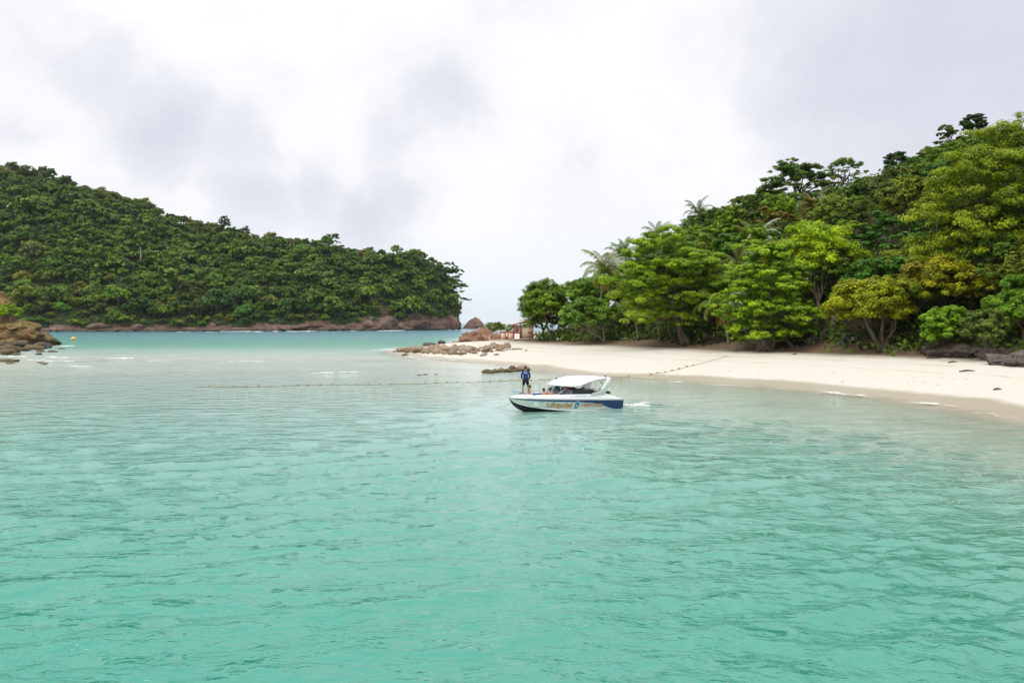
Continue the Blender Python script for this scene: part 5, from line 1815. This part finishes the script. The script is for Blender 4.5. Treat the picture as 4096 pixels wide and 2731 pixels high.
# ------------------------------------------------------------------ float line and buoys
def build_floats():
    pts = [(790, 1549), (838, 1548), (886, 1549), (938, 1549), (986, 1549), (1034, 1548), (1086, 1548), (1135, 1545), (1192, 1543), (1232, 1542), (1280, 1541), (1330, 1540), (1376, 1540), (1424, 1540), (1474, 1540), (1518, 1540),
           (1564, 1539), (1611, 1538), (1656, 1537), (1700, 1536), (1745, 1533), (1789, 1531), (1831, 1531), (1874, 1531), (1918, 1529), (1960, 1527), (2002, 1525), (2043, 1523), (2080, 1522), (2122, 1523), (2160, 1522), (2199, 1520), (2240, 1519), (2285, 1518), (2330, 1516), (2380, 1514), (2410, 1512),
           (2445, 1510), (2484, 1509), (2516, 1507), (2547, 1504), (2572, 1504), (2602, 1501), (2630, 1496), (2660, 1490), (2688, 1484), (2716, 1477), (2747, 1469), (2771, 1463)]
    shore = [(2810, 1454), (2850, 1443), (2910, 1425)]
    root = thing('float_line', 'line of small yellow floats on a rope strung from the bay up onto the sand', 'float line', on_water(790, 1549))
    o = root.location
    W = []
    for (px, py) in pts + shore:
        p = on_water(px, py) if px < 2600 else hit(px, py)
        p.z = max(p.z, 0.0) + .05
        W.append(p - o)
    mb = MB()
    rp = []
    for i in range(len(W) - 1):
        rp.append(W[i]); rp.append((W[i] + W[i + 1]) / 2 + Vector((0, 0, -.03)))
    rp.append(W[-1])
    mb.tube(rp, .02, 5).build('rope', M['rope'], root)
    # one float: a fat barrel with a neck at each end
    th = np.linspace(0, 2 * PI, 10, endpoint=False)
    prof = [(-.24, .01), (-.24, .06), (-.19, .08), (-.15, .14), (0, .165), (.15, .14), (.19, .08), (.24, .06), (.24, .01)]
    G = np.array([[(x, r * math.cos(a), r * math.sin(a)) for a in th] for x, r in prof])
    me = MB().grid(G, closed=True).mesh('float', M['buoy'], True)
    for i in range(1, len(pts)):
        d = W[i] - W[i - 1]
        add('float', me, root, loc=W[i] + Vector((0, 0, .04)), rot=(0, 0, math.atan2(d.y, d.x)), scale=(1.0 + .18 * math.sin(i * 5.1)) * (0.5 if i > 40 else 0.42))
    # spherical mooring buoy
    p = on_water(294, 1361)
    t = thing('mooring_buoy', 'round orange-yellow mooring buoy in the channel by the left outcrop', 'buoy', p)
    MB().ball((0, 0, .45), (.82, .82, .72), 16, 10).build('ball', M['buoy_pale'], t, True)
    MB().tube([(0, 0, 1.1), (0, 0, 1.3)], .08, 8).build('eye', M['steel'], t)


build_floats()

# ------------------------------------------------------------------ speedboat
BOAT_LOC = Vector((3.42, 51.9, 0.0))
BOAT_RZ = math.radians(180 + 24)
BOAT_M = Matrix.Translation(BOAT_LOC) @ Matrix.Rotation(BOAT_RZ, 4, 'Z') @ Matrix.Rotation(math.radians(-0.8), 4, 'Y') @ Matrix.Diagonal((0.945, 1.0, 1.0, 1.0))

#        x     rail y  rail z chine y chine z keel z
_ST = np.array([
    (-4.22, 0.62, 0.60, 0.60, 0.12, 0.05), (-4.15, 0.92, 0.62, 0.86, 0.05, -0.12), (-4.0, 1.10, 0.63, 1.00, 0.00, -0.25), (-3.6, 1.20, 0.64, 1.06, -0.02, -0.32),
    (-2.0, 1.26, 0.68, 1.10, -0.02, -0.38), (0.0, 1.27, 0.73, 1.08, 0.03, -0.40), (1.0, 1.22, 0.755, 0.98, 0.08, -0.38), (1.8, 1.10, 0.775, 0.82, 0.15, -0.34),
    (2.5, 0.92, 0.79, 0.60, 0.24, -0.24), (3.1, 0.68, 0.805, 0.38, 0.34, -0.08), (3.6, 0.42, 0.82, 0.20, 0.47, 0.16), (3.95, 0.20, 0.83, 0.08, 0.62, 0.42), (4.15, 0.03, 0.835, 0.015, 0.76, 0.72)])


def st(x):
    return [np.interp(x, _ST[:, 0], _ST[:, i]) for i in range(1, 6)]


def side(x, t, off=0.0, sgn=1):
    ry, rz, cy, cz, kz = st(x)
    y = cy + (ry - cy) * t ** 0.85
    z = cz + (rz - cz) * t
    return (x, sgn * (y + off), z + off * -0.15)


def coam(x):
    return float(np.interp(x, [-4.22, -3.9, -3.4, -2.9, -2.3, -1.2, 0.5, 2.0, 3.0, 3.6, 3.9, 4.15], [.03, .10, .22, .36, .44, .36, .33, .28, .24, .20, .14, .02]))


def text_mesh(name, body, size, mat, offset=0.0, shear=0.25):
    cu = bpy.data.curves.new(name, 'FONT')
    cu.body = body
    cu.size = size
    cu.shear = shear
    cu.offset = offset
    cu.resolution_u = 2
    o = bpy.data.objects.new(name, cu)
    COL.objects.link(o)
    dg = bpy.context.evaluated_depsgraph_get()
    me = bpy.data.meshes.new_from_object(o.evaluated_get(dg))
    bpy.data.objects.remove(o)
    V = np.empty(len(me.vertices) * 3, np.float32)
    me.vertices.foreach_get('co', V)
    V = V.reshape(-1, 3)
    me.materials.clear()
    me.materials.append(mat)
    return me, V


def hull_text(parent, name, body, x_start, x_end, t_mid, height, mats, label=None):
    """lettering wrapped onto the port topside, reading from bow to stern"""
    for k, (mat, offs, dist) in enumerate(mats):
        me, V = text_mesh(name, body, 1.0, mat, offs)
        if k == 0:
            x0, x1 = V[:, 0].min(), V[:, 0].max()
            sc = (x_start - x_end) / (x1 - x0)
            zc = 0.34
        out = np.empty_like(V)
        for i, v in enumerate(V):
            x = x_start - (v[0] - x0) * sc
            ry, rz, cy, cz, kz = st(x)
            t = t_mid + (v[1] - zc) * height / (rz - cz)
            out[i] = side(x, float(np.clip(t, 0.02, .98)), dist)
        me.vertices.foreach_set('co', out.ravel())
        me.update()
        o = add(name, me, parent)
        if label:
            o['label'] = label


def build_boat():
    root = bpy.data.objects.new('speedboat', None)
    COL.objects.link(root)
    root.matrix_world = BOAT_M
    tag(root, 'white and navy speedboat with a white canopy carrying passengers across the bay', 'boat')
    xs = np.concatenate([np.linspace(-4.22, -3.6, 10), np.linspace(-3.4, 3.0, 33), np.linspace(3.1, 4.15, 16)])
    ts = np.linspace(0, 1, 9)
    # hull topsides, both sides, and the dark bottom
    G1 = np.array([[side(x, t, 0, 1) for t in ts] for x in xs])
    G2 = np.array([[side(x, t, 0, -1) for t in ts[::-1]] for x in xs])
    mb = MB().grid(G1[:, ::-1]).grid(G2[:, ::-1])
    a = st(-4.22)
    mb.box((-4.2, 0, (a[1] + a[4]) / 2), (.05, a[0] * 2 - .02, a[1] - a[4] - .02))
    mb.build('hull', M['cream'], root, True)
    B = np.array([[(x, -st(x)[2], st(x)[3]), (x, -st(x)[2] * .5, (st(x)[3] + st(x)[4]) / 2 - .02), (x, 0, st(x)[4]), (x, st(x)[2] * .5, (st(x)[3] + st(x)[4]) / 2 - .02), (x, st(x)[2], st(x)[3])] for x in xs])
    MB().grid(B).build('hull_bottom', M['black'], root, True)
    # white spray rail along the chine
    for s in (1, -1):
        C = np.array([[side(x, 0.0, .035, s), side(x, 0.085, .012, s), side(x, .10, 0.0, s)] for x in xs[:-3]])
        C2 = np.array([[side(x, 0.0, .035, s), tuple(np.array(side(x, 0.0, -.02, s)) - (0, 0, .03))] for x in xs[:-3]])
        MB().grid(C).grid(C2).build('spray_rail', M['white'], root, True)
        P = np.array([[side(x, .125, .005, s), side(x, .145, .005, s)] for x in xs[5:-3]])
        MB().grid(P).build('chine_line', M['grey'], root)
    # navy stern panel sweeping down, dark band along the rail, light blue line under it

    def low(x):
        return float(np.interp(x, [-4.22, -3.4, -3.0, -2.5, -2.0, -1.4, -.6, .4, 4.15], [.13, .13, .20, .42, .60, .73, .80, .82, .82]))
    for s in (1, -1):
        Gn = np.array([[side(x, low(x) + (0.975 - low(x)) * t, .006, s) for t in np.linspace(0, 1, 7)] for x in xs if x < 4.05])
        MB().grid(Gn).build('navy_panel', M['navy'], root, True)
        xx = [x for x in xs if -3.25 < x < 3.9]
        Gb = np.array([[side(x, low(x) - d, .008, s) for d in (.012, .085)] for x in xx])
        MB().grid(Gb).build('blue_stripe', M['sky_blue'], root, True)
        Gw = np.array([[side(x, low(x) - d, .0085, s) for d in (.03, .05)] for x in xx])
        MB().grid(Gw).build('white_stripe', M['white'], root, True)
    # rub rail
    for s in (1, -1):
        MB().tube([Vector(side(x, 1.0, .01, s)) for x in xs], .035, 6).build('rub_rail', M['grey'], root, True)
    # deck moulding: rail -> flared deck side -> coaming -> cockpit
    rows = []
    for x in xs:
        ry, rz = st(x)[0], st(x)[1]
        h = coam(x)
        opened = -2.9 < x < 2.75
        inn = min(.34, ry * .8)
        half = [(ry, rz + .012), (ry - min(.03, ry * .1), rz + h * .3), (ry - min(.10, ry * .3), rz + h * .72), (ry - min(.17, ry * .45), rz + h * .96), (ry - inn * .78, rz + h), (ry - inn, rz + h * .97)]
        half += [(ry - inn - .02, 0.28), (0.0, 0.28)] if opened else [(max(0, ry - inn - .3), rz + h + .01), (0, rz + h + .015)]
        rows.append([(x, y, z) for y, z in half] + [(x, -y, z) for y, z in half[-2::-1]])
    MB().grid(np.array(rows)).build('deck', M['white'], root, True)
    for s in (1, -1):
        Gd = np.array([[(x, s * (st(x)[0] - .015), st(x)[1] + coam(x) * .12 + .01), (x, s * (st(x)[0] - .02 + .003), st(x)[1] + coam(x) * .12 + .035)] for x in xs if -3.9 < x < 3.2])
        MB().grid(Gd).build('deck_line', M['grey'], root)
    # radar arch: two raked legs and a top bar
    for s in (1, -1):
        prof = [(-1.35, 1.05), (-2.40, 1.02), (-2.62, 1.25), (-2.98, 2.02), (-2.76, 2.10), (-2.28, 1.48), (-1.95, 1.22)]
        MB().prism(prof, s * 1.12 - .07, s * 1.12 + .07).build('arch_leg', M['white'], root)
    MB().box((-2.86, 0, 2.06), (.28, 2.36, .09)).build('arch_top', M['white'], root)
    MB().box((-2.62, .95, 2.17), (.07, .07, .10)).build('nav_light', M['black'], root)
    # canopy shell
    us = np.linspace(1.00, -2.86, 30)
    vs = np.linspace(-1, 1, 15)
    cz = lambda x: np.interp(x, [-2.86, -2.2, -1.2, -.4, .2, .6, 1.0], [2.04, 2.14, 2.19, 2.18, 2.06, 1.89, 1.66])
    ez = lambda x: np.interp(x, [-2.86, -2.4, -1.8, -1.3, -.85, -.45, .0, 1.0], [2.02, 2.03, 1.98, 1.86, 1.72, 1.62, 1.60, 1.63])
    wd = lambda x: np.interp(x, [-2.86, -1.5, -.45, .3, 1.0], [1.02, 1.10, 1.18, 1.10, .88])
    G = np.array([[(x + .12 * (1 - abs(v) ** 2) * (x > .2), v * wd(x), ez(x) + (cz(x) - ez(x)) * (1 - abs(v) ** 2.6)) for v in vs] for x in us])
    MB().grid(G).grid((G - np.array([0, 0, .035]))[:, ::-1]).build('canopy', M['canvas'], root, True)
    for s in (1, -1):
        MB().tube([(.85, s * .82, 1.63), (.7, s * 1.0, 1.06)], .016, 6).build('canopy_strut', M['steel'], root)
        MB().tube([(-.5, s * 1.14, 1.62), (-1.8, s * 1.14, 1.32)], .014, 6).build('canopy_strut', M['steel'], root)
        MB().tube([(-.6, s * 1.14, 1.64), (-1.4, s * 1.15, 1.48), (-1.85, s * 1.14, 1.34)], .012, 6).build('canopy_strut', M['steel'], root)
        MB().tube([(-2.05, s * 1.05, 1.98), (-2.35, s * 1.08, 1.64)], .03, 6).build('canopy_strut', M['grey'], root)
    # windscreen and side windows
    ws = np.array([[(1.22 - .75 * z - .12 * abs(v) ** 2, v * (1.0 + .04 * z), 1.04 + .40 * z) for v in np.linspace(-.92, .92, 11)] for z in np.linspace(0, 1, 5)])
    MB().grid(ws).build('windscreen', M['glass_clear'], root, True)
    MB().tube([Vector(p) for p in ws[-1]], .022, 6).build('windscreen_frame', M['steel'], root)
    for s in (1, -1):
        MB().tube([(1.12, s * .96, 1.04), (.38, s * 1.02, 1.46)], .022, 6).build('windscreen_post', M['steel'], root)
        out = [(.98, 1.07), (.45, 1.36), (.0, 1.38), (-.6, 1.37), (-1.2, 1.33), (-1.8, 1.24), (-2.2, 1.10)]
        Gs = np.array([[(x, s * (1.03 + .02 * t), 1.06 + (z - 1.06) * t) for t in (0, .5, 1)] for x, z in out])
        MB().grid(Gs[2:]).build('side_window', M['glass'], root, True)
        MB().grid(Gs[:3]).build('side_window', M['glass_clear'], root, True)
        MB().tube([(x, s * 1.06, z) for x, z in out], .016, 6).build('window_frame', M['black'], root)
        # grab rail on the bow deck
        rp = [Vector((x, s * (st(x)[0] - .2), st(x)[1] + coam(x) + (.12 if 1.3 < x < 3.0 else .02))) for x in np.linspace(1.1, 3.3, 12)]
        MB().tube(rp, .014, 6).build('bow_rail', M['steel'], root)
        for x in (1.5, 2.1, 2.8):
            z = st(x)[1] + coam(x)
            MB().tube([(x, s * (st(x)[0] - .2), z - .01), (x, s * (st(x)[0] - .2), z + .12)], .012, 6).build('rail_post', M['steel'], root)
    # seats and cushions
    for s in (1, -1):
        MB().box((1.9, s * .55, .46), (1.5, .42, .36)).build('bow_seat', M['white'], root)
        MB().box((1.9, s * .55, .67), (1.46, .40, .07)).build('bow_cushion', M['cushion'], root)
        MB().box((2.1, s * .70, .98), (1.3, .05, .13)).build('backrest', M['cushion'], root)
    MB().box((3.35, -.22, 1.155), (.85, .42, .05), rot=Matrix.Rotation(math.radians(-9), 3, 'Y')).build('bow_cushion', M['cushion'], root)
    for x in (-.2, -1.2, -2.1):
        MB().box((x, -.45, .55), (.5, .7, .5)).build('seat', M['white'], root)
        MB().box((x - .22, -.45, 1.0), (.1, .7, .5)).build('seat_back', M['grey'], root)
    MB().box((.75, -.4, .75), (.5, .75, .6)).build('helm_console', M['dark_cloth'], root)
    MB().box((.75, .5, .75), (.5, .6, .6)).build('side_console', M['white'], root)
    # outboard motor
    cw = [(-.30, .02), (-.36, .18), (-.26, .36), (.05, .42), (.26, .34), (.32, .12), (.26, .0)]
    e = MB().prism([(x - 3.35, z + .98) for x, z in cw], -.62, -.18).build('motor_cowl', M['canvas'], root)
    MB().prism([(x * 1.02 - 3.37, z * .36 + .97) for x, z in cw], -.63, -.17).build('motor_band', M['black'], root)
    MB().box((-3.75, -.4, .95), (.16, .36, .26)).build('motor_bracket', M['grey'], root)
    MB().box((-4.3, -.4, .25), (.22, .14, .9)).build('motor_leg', M['grey'], root)
    MB().tube([(-3.9, .35, .75), (-4.15, .35, .95), (-4.3, .35, .55), (-4.2, .35, .3)], .018, 6).build('swim_ladder', M['steel'], root)
    for x in (3.75,):
        MB().tube([(x, .12, 1.02), (x, .12, 1.14), (x, -.12, 1.14), (x, -.12, 1.02)], .018, 6).build('bow_cleat', M['steel'], root)
    # lettering and emblem on the port side
    red, out = M['letter_red'], M['letter_green']
    hull_text(root, 'lettering', 'ท.เพิ่มพูนทรัพย์', 1.92, 0.02, .47, .40, [(out, .05, .0085), (red, 0.015, .0105)], 'orange-red painted Thai lettering')
    hull_text(root, 'lettering', 'P PERMPOONSUB', -.54, -2.32, .50, .30, [(out, .05, .0085), (red, 0.015, .0105)], 'orange-red painted Latin lettering')
    hull_text(root, 'registration_mark', 'III', 2.28, 2.14, .66, .14, [(M['letter_blue'], .02, .0085)])
    for k, (rad, mat, d) in enumerate(((.235, 'white', .009), (.205, 'emblem_blue', .011))):
        th = np.linspace(0, 2 * PI, 24, endpoint=False)
        Gm = np.array([[side(-.27 - rr * rad * (math.cos(a) + .28 * math.sin(a)), .50 + rr * rad * 1.15 * math.sin(a) / .70, d) for a in th] for rr in (0.02, .5, 1.0)])
        MB().grid(Gm, closed=True).build('emblem', M[mat], root, True)
    Gm = np.array([[side(-.27 - u * .085 - .28 * v, .44 + v / .70, .013) for u in (-1, 0, 1)] for v in (-.08, 0, .08)])
    MB().grid(Gm).build('emblem', M['emblem_gold'], root)
    # small lettering on the deck side
    rs = np.random.RandomState(3)
    x = .15
    mbl = MB()
    while x > -2.1:
        w = rs.uniform(.03, .06)
        if rs.rand() > .14:
            ry, rz, h = st(x)[0], st(x)[1], coam(x)
            hh = rs.uniform(.05, .075)
            zc = rz + h * .62
            mbl.box((x, ry - .075, zc), (w * .7, .012, hh), rot=Matrix.Rotation(math.radians(16), 3, 'X'))
        x -= w + .012
    mbl.build('small_lettering', M['letter_blue'], root)
    return root


BOAT = build_boat()

# wake
def boat_pt(x, y, z=0.0):
    return BOAT_M @ Vector((x, y, z))


foam_strip([([tuple(boat_pt(-4.2 - i * .55, .1 + .02 * i)) for i in range(7)], 1.3, 0.30), ([tuple(boat_pt(-4.2 - i * .5, .3 + .05 * i)) for i in range(6)], .9, 0.25), ([tuple(boat_pt(-4.1 - i * .5, .75 + .1 * i)) for i in range(4)], .5, .10),
            ([tuple(boat_pt(-4.1 - i * .5, -.75 - .1 * i)) for i in range(4)], .5, .10)], 'wake', 'short white wake behind the speedboat', 9)

# ------------------------------------------------------------------ people
def skin_mesh(name, joints, edges, mat, levels=1):
    """joints: name -> (x,y,z,radius or (rx,ry)); one continuous skin over the skeleton"""
    keys = list(joints)
    idx = {k: i for i, k in enumerate(keys)}
    me = bpy.data.meshes.new(name)
    me.from_pydata([joints[k][:3] for k in keys], [(idx[a], idx[b]) for a, b in edges], [])
    o = bpy.data.objects.new(name, me)
    COL.objects.link(o)
    o.modifiers.new('skin', 'SKIN')
    if not me.skin_vertices:
        raise RuntimeError('no skin layer')
    for i, k in enumerate(keys):
        r = joints[k][3]
        me.skin_vertices[0].data[i].radius = r if hasattr(r, '__len__') else (r, r)
        me.skin_vertices[0].data[i].use_root = (i == 0)
    s = o.modifiers.new('sub', 'SUBSURF')
    s.levels = levels
    s.render_levels = levels
    dg = bpy.context.evaluated_depsgraph_get()
    out = bpy.data.meshes.new_from_object(o.evaluated_get(dg))
    bpy.data.objects.remove(o)
    out.materials.clear()
    out.materials.append(mat)
    for p in out.polygons:
        p.use_smooth = True
    return out


def person(label, world, face, pose, skin, top, top_name, bottom, hair_long=False, head_tilt=0.0, group=None):
    """pose 'stand' or 'sit'; front faces +y before the turn"""
    root = thing('person', label, 'person', world, face, group)
    J = {}
    if pose == 'stand':
        J['pelvis'] = (0, 0, .92, (.135, .10))
        kn, an = {}, {}
        for s, n in ((-1, 'l'), (1, 'r')):
            J['hip' + n] = (s * .095, 0, .86, .092)
            J['thigh' + n] = (s * .125, .01, .66, .078)
            J['knee' + n] = (s * .15, .02, .48, .055)
            J['calf' + n] = (s * .17, -.02, .33, .055)
            J['ankle' + n] = (s * .185, -.03, .09, .037)
            J['heel' + n] = (s * .19, -.045, .04, .035)
            J['toe' + n] = (s * .215, .15, .03, (.028, .04))
        dz = 0.0
    else:
        J['pelvis'] = (0, 0, .10, (.14, .11))
        for s, n in ((-1, 'l'), (1, 'r')):
            J['hip' + n] = (s * .10, .05, .09, .09)
            J['thigh' + n] = (s * .12, .24, .10, .075)
            J['knee' + n] = (s * .13, .44, .09, .056)
            J['calf' + n] = (s * .13, .46, -.12, .05)
            J['ankle' + n] = (s * .13, .44, -.33, .036)
            J['heel' + n] = (s * .13, .42, -.37, .034)
            J['toe' + n] = (s * .14, .60, -.38, (.028, .04))
        dz = -.82
    t = head_tilt
    J['spine'] = (0, -.01, 1.10 + dz, (.125, .095))
    J['chest'] = (0, -.01, 1.30 + dz, (.155, .105))
    J['collar'] = (0, 0, 1.42 + dz, (.10, .07))
    J['neck'] = (0, .02 + .04 * t, 1.50 + dz, .052)
    J['jaw'] = (0, .05 + .08 * t, 1.565 + dz - .01 * t, (.062, .07))
    J['face'] = (0, .045 + .10 * t, 1.63 + dz - .02 * t, (.076, .092))
    J['scalp'] = (0, .03 + .11 * t, 1.70 + dz - .03 * t, (.066, .080))
    E = [('pelvis', 'spine'), ('spine', 'chest'), ('chest', 'collar'), ('collar', 'neck'), ('neck', 'jaw'), ('jaw', 'face'), ('face', 'scalp')]
    for n in 'lr':
        E += [('pelvis', 'hip' + n), ('hip' + n, 'thigh' + n), ('thigh' + n, 'knee' + n), ('knee' + n, 'calf' + n), ('calf' + n, 'ankle' + n), ('ankle' + n, 'heel' + n), ('heel' + n, 'toe' + n)]
    for s, n in ((-1, 'l'), (1, 'r')):
        J['shoulder' + n] = (s * .175, -.005, 1.385 + dz, .062)
        J['elbow' + n] = (s * .275, -.03, 1.13 + dz, .045)
        J['forearm' + n] = (s * .25, .08, 1.02 + dz, .038)
        J['wrist' + n] = (s * .19, .19, .96 + dz, .028)
        J['palm' + n] = (s * .15, .25, .935 + dz, (.022, .038))
        E += [('collar', 'shoulder' + n), ('shoulder' + n, 'elbow' + n), ('elbow' + n, 'forearm' + n), ('forearm' + n, 'wrist' + n), ('wrist' + n, 'palm' + n)]
    body = add('body', skin_mesh('body', J, E, skin), root)
    for s, n in ((-1, 'l'), (1, 'r')):                      # hands with five bent fingers
        px, py, pz = J['palm' + n][:3]
        mb = MB()
        mb.ball((px, py, pz), (.026, .045, .040), 8, 6)
        for f in range(4):
            ln = (.062, .075, .07, .055)[f]
            z = pz + .028 - f * .019
            mb.tube([(px, py + .03, z), (px - s * .012, py + .03 + ln * .6, z - .004), (px - s * .04, py + .03 + ln * .85, z - .01)], [.0095, .009, .007], 6)
        mb.tube([(px - s * .005, py - .01, pz + .03), (px - s * .04, py + .02, pz + .048), (px - s * .055, py + .05, pz + .045)], [.011, .0095, .008], 6)
        mb.build('hand', skin, root, True)
    # face: eyes, nose, mouth, ears
    fx, fy, fz = J['face'][:3]
    mb = MB()
    for s in (-1, 1):
        mb.ball((s * .03, fy + .088, fz + .012), (.012, .008, .007), 8, 5)
    mb.ball((0, fy + .085, fz - .055), (.022, .008, .006), 8, 5)
    mb.build('face_features', M['hair'], root)
    mb = MB().ball((0, fy + .10, fz - .018), (.013, .018, .02), 8, 6)
    for s in (-1, 1):
        mb.ball((s * .083, fy - .005, fz - .005), (.012, .022, .030), 8, 6)
    mb.build('nose_and_ears', skin, root, True)
    sx, sy, sz = J['scalp'][:3]
    th = np.linspace(0, 2 * PI, 16, endpoint=False)
    rows = []
    for ph in np.linspace(.05, 1.0, 8):
        row = []
        for a in th:
            back = .5 - .5 * math.sin(a)          # lower at the back of the head
            p = ph * (1.25 + .75 * back + (.35 if hair_long else 0))
            row.append((fx + .098 * math.sin(p) * math.cos(a), fy - .008 + .115 * math.sin(p) * math.sin(a), fz + .02 + .112 * math.cos(p)))
        rows.append(row)
    MB().grid(np.array(rows), closed=True).build('hair', M['hair'], root, True)
    # clothing as shells over the body
    if top is not None:
        g = .018
        keys = ['spine', 'pelvis', 'chest', 'collar']
        K = {k: J[k] for k in keys}
        sleeves = top_name == 'shirt'
        ee = [('pelvis', 'spine'), ('spine', 'chest'), ('chest', 'collar')]
        for n in 'lr':
            K['shoulder' + n] = J['shoulder' + n]
            ee.append(('collar', 'shoulder' + n))
            if sleeves:
                for k in ('elbow', 'forearm', 'wrist'):
                    K[k + n] = J[k + n]
                ee += [('shoulder' + n, 'elbow' + n), ('elbow' + n, 'forearm' + n), ('forearm' + n, 'wrist' + n)]
        if top_name == 'life_vest':
            g = .045
        K['pelvis'] = (*J['pelvis'][:3], (.150, .115))
        K['spine'] = (*J['spine'][:3], (.150, .110))
        K['nape'] = (0, .005, 1.455 + dz, (.075, .065))
        ee.append(('collar', 'nape'))
        K['collar'] = (*J['collar'][:3], (.125, .085))
        for n in 'lr':
            K['shoulder' + n] = (*J['shoulder' + n][:3], .078)
        K = {k: (*v[:3], tuple(r + g for r in (v[3] if hasattr(v[3], '__len__') else (v[3], v[3])))) for k, v in K.items()}
        add(top_name, skin_mesh(top_name, K, ee, top), root)
    if bottom is not None:
        K = {k: J[k] for k in ('pelvis', 'hipl', 'hipr', 'thighl', 'thighr')}
        for n in 'lr':
            a, b = Vector(J['thigh' + n][:3]), Vector(J['knee' + n][:3])
            K['hem' + n] = (*a.lerp(b, .75), .068)
        K = {k: (*v[:3], tuple(r + .024 for r in (v[3] if hasattr(v[3], '__len__') else (v[3], v[3])))) for k, v in K.items()}
        add('shorts', skin_mesh('shorts', K, [('pelvis', 'hipl'), ('pelvis', 'hipr'), ('hipl', 'thighl'), ('hipr', 'thighr'), ('thighl', 'heml'), ('thighr', 'hemr')], bottom), root)
    return root


def aboard(x, y, z):
    return BOAT_M @ Vector((x, y, z))


man = person('person in navy long-sleeved shirt and black shorts standing on the bow, back turned', aboard(3.05, .16, 1.085), math.radians(4), 'stand', M['skin'], M['shirt_navy'], 'shirt', M['shorts'], head_tilt=.75)
mbp = MB()
for (x, z, w, h) in ((-.072, 1.350, .060, .066), (-.015, 1.352, .035, .045), (.03, 1.352, .035, .045), (.075, 1.354, .035, .045), (.01, 1.305, .17, .016)):
    mbp.box((x, -.146 + .35 * x * x, z), (w, .012, h))
mbp.build('back_print', M['print_white'], man)
person('person in orange life vest seated in the bow, face in profile', aboard(2.50, -.40, .66), math.radians(-72), 'sit', M['skin_light'], M['vest'], 'life_vest', M['shorts'])
person('dark-haired person in orange vest seated in the bow, back of head showing, left one', aboard(1.80, .42, .52), math.radians(15), 'sit', M['skin'], M['vest'], 'life_vest', M['shorts'], True)
person('dark-haired person in orange vest seated in the bow, nearest the windscreen', aboard(1.32, .40, .55), math.radians(-5), 'sit', M['skin'], M['vest'], 'life_vest', M['shorts'], True)
person('person in teal shirt standing behind the windscreen under the canopy', aboard(.42, -.25, .29), math.radians(60), 'stand', M['skin'], M['teal'], 'shirt', M['shorts'])
person('person in red-orange vest standing under the canopy beside the teal shirt', aboard(-.02, .30, .29), math.radians(80), 'stand', M['skin'], M['vest'], 'life_vest', M['shorts'])
person('person in orange vest seated aft under the canopy, looking astern', aboard(-1.12, .55, .80), math.radians(-60), 'sit', M['skin_light'], M['vest'], 'life_vest', M['shorts'])
person('person in dark clothes seated far side under the canopy', aboard(-.35, -.55, .80), math.radians(80), 'sit', M['skin'], M['dark_cloth'], 'shirt', M['shorts'])
person('person in dark clothes seated amidships under the canopy', aboard(-.75, -.05, .74), math.radians(100), 'sit', M['skin'], M['dark_cloth'], 'shirt', M['shorts'], True)
# mooring line from the bow down to the water
a = aboard(3.3, .3, 1.35)
b = on_water(1985, 1625)
pts = [a.lerp(b, t) - Vector((0, 0, .35 * math.sin(PI * t))) for t in np.linspace(0, 1, 9)]
pts[-1].z = -.1
tag(MB().tube(pts, .012, 5).build('mooring_line', M['rope']), 'thin rope running from the standing person at the bow into the water', 'rope')


# ------------------------------------------------------------------ air over the bay
def build_haze():
    m = bpy.data.materials.new('sea_haze')
    m.use_nodes = True
    k = NT(m.node_tree)
    v = k.n('ShaderNodeVolumePrincipled', inp={'Color': (0.86, 0.92, 1.0, 1), 'Density': 0.00004, 'Anisotropy': 0.2})
    o = k.n('ShaderNodeOutputMaterial')
    k.link(v.outputs[0], o.inputs['Volume'])
    stuff(MB().box((0, 0, 77), (19000, 19000, 176)).build('haze', m), 'thin pale sea haze over the bay')


build_haze()

# ------------------------------------------------------------------ single out look-alikes by their order along the view
def name_order():
    words = ['leftmost', 'second from left', 'third from left', 'fourth from left', 'fifth from left', 'sixth from left', 'seventh from left', 'eighth from left', 'ninth from left', 'tenth from left', 'eleventh from left', 'twelfth from left']
    groups = {}
    for o in COL.objects:
        if o.parent is None and o.get('category') and o.get('label'):
            groups.setdefault(o['label'], []).append(o)
    for lab, os_ in groups.items():
        n = len(os_)
        if n < 2 or n > 12:
            continue
        os_.sort(key=lambda o: o.location.x / max(1.0, o.location.y))
        for i, o in enumerate(os_):
            w = 'rightmost' if i == n - 1 else words[i]
            new = f'{w}, {lab}'
            if len(new.replace(',', ' ').split()) <= 16:
                o['label'] = new
            else:
                o['label'] = new.replace(' of the far headland', ', far headland').replace(' the ', ' ')


name_order()
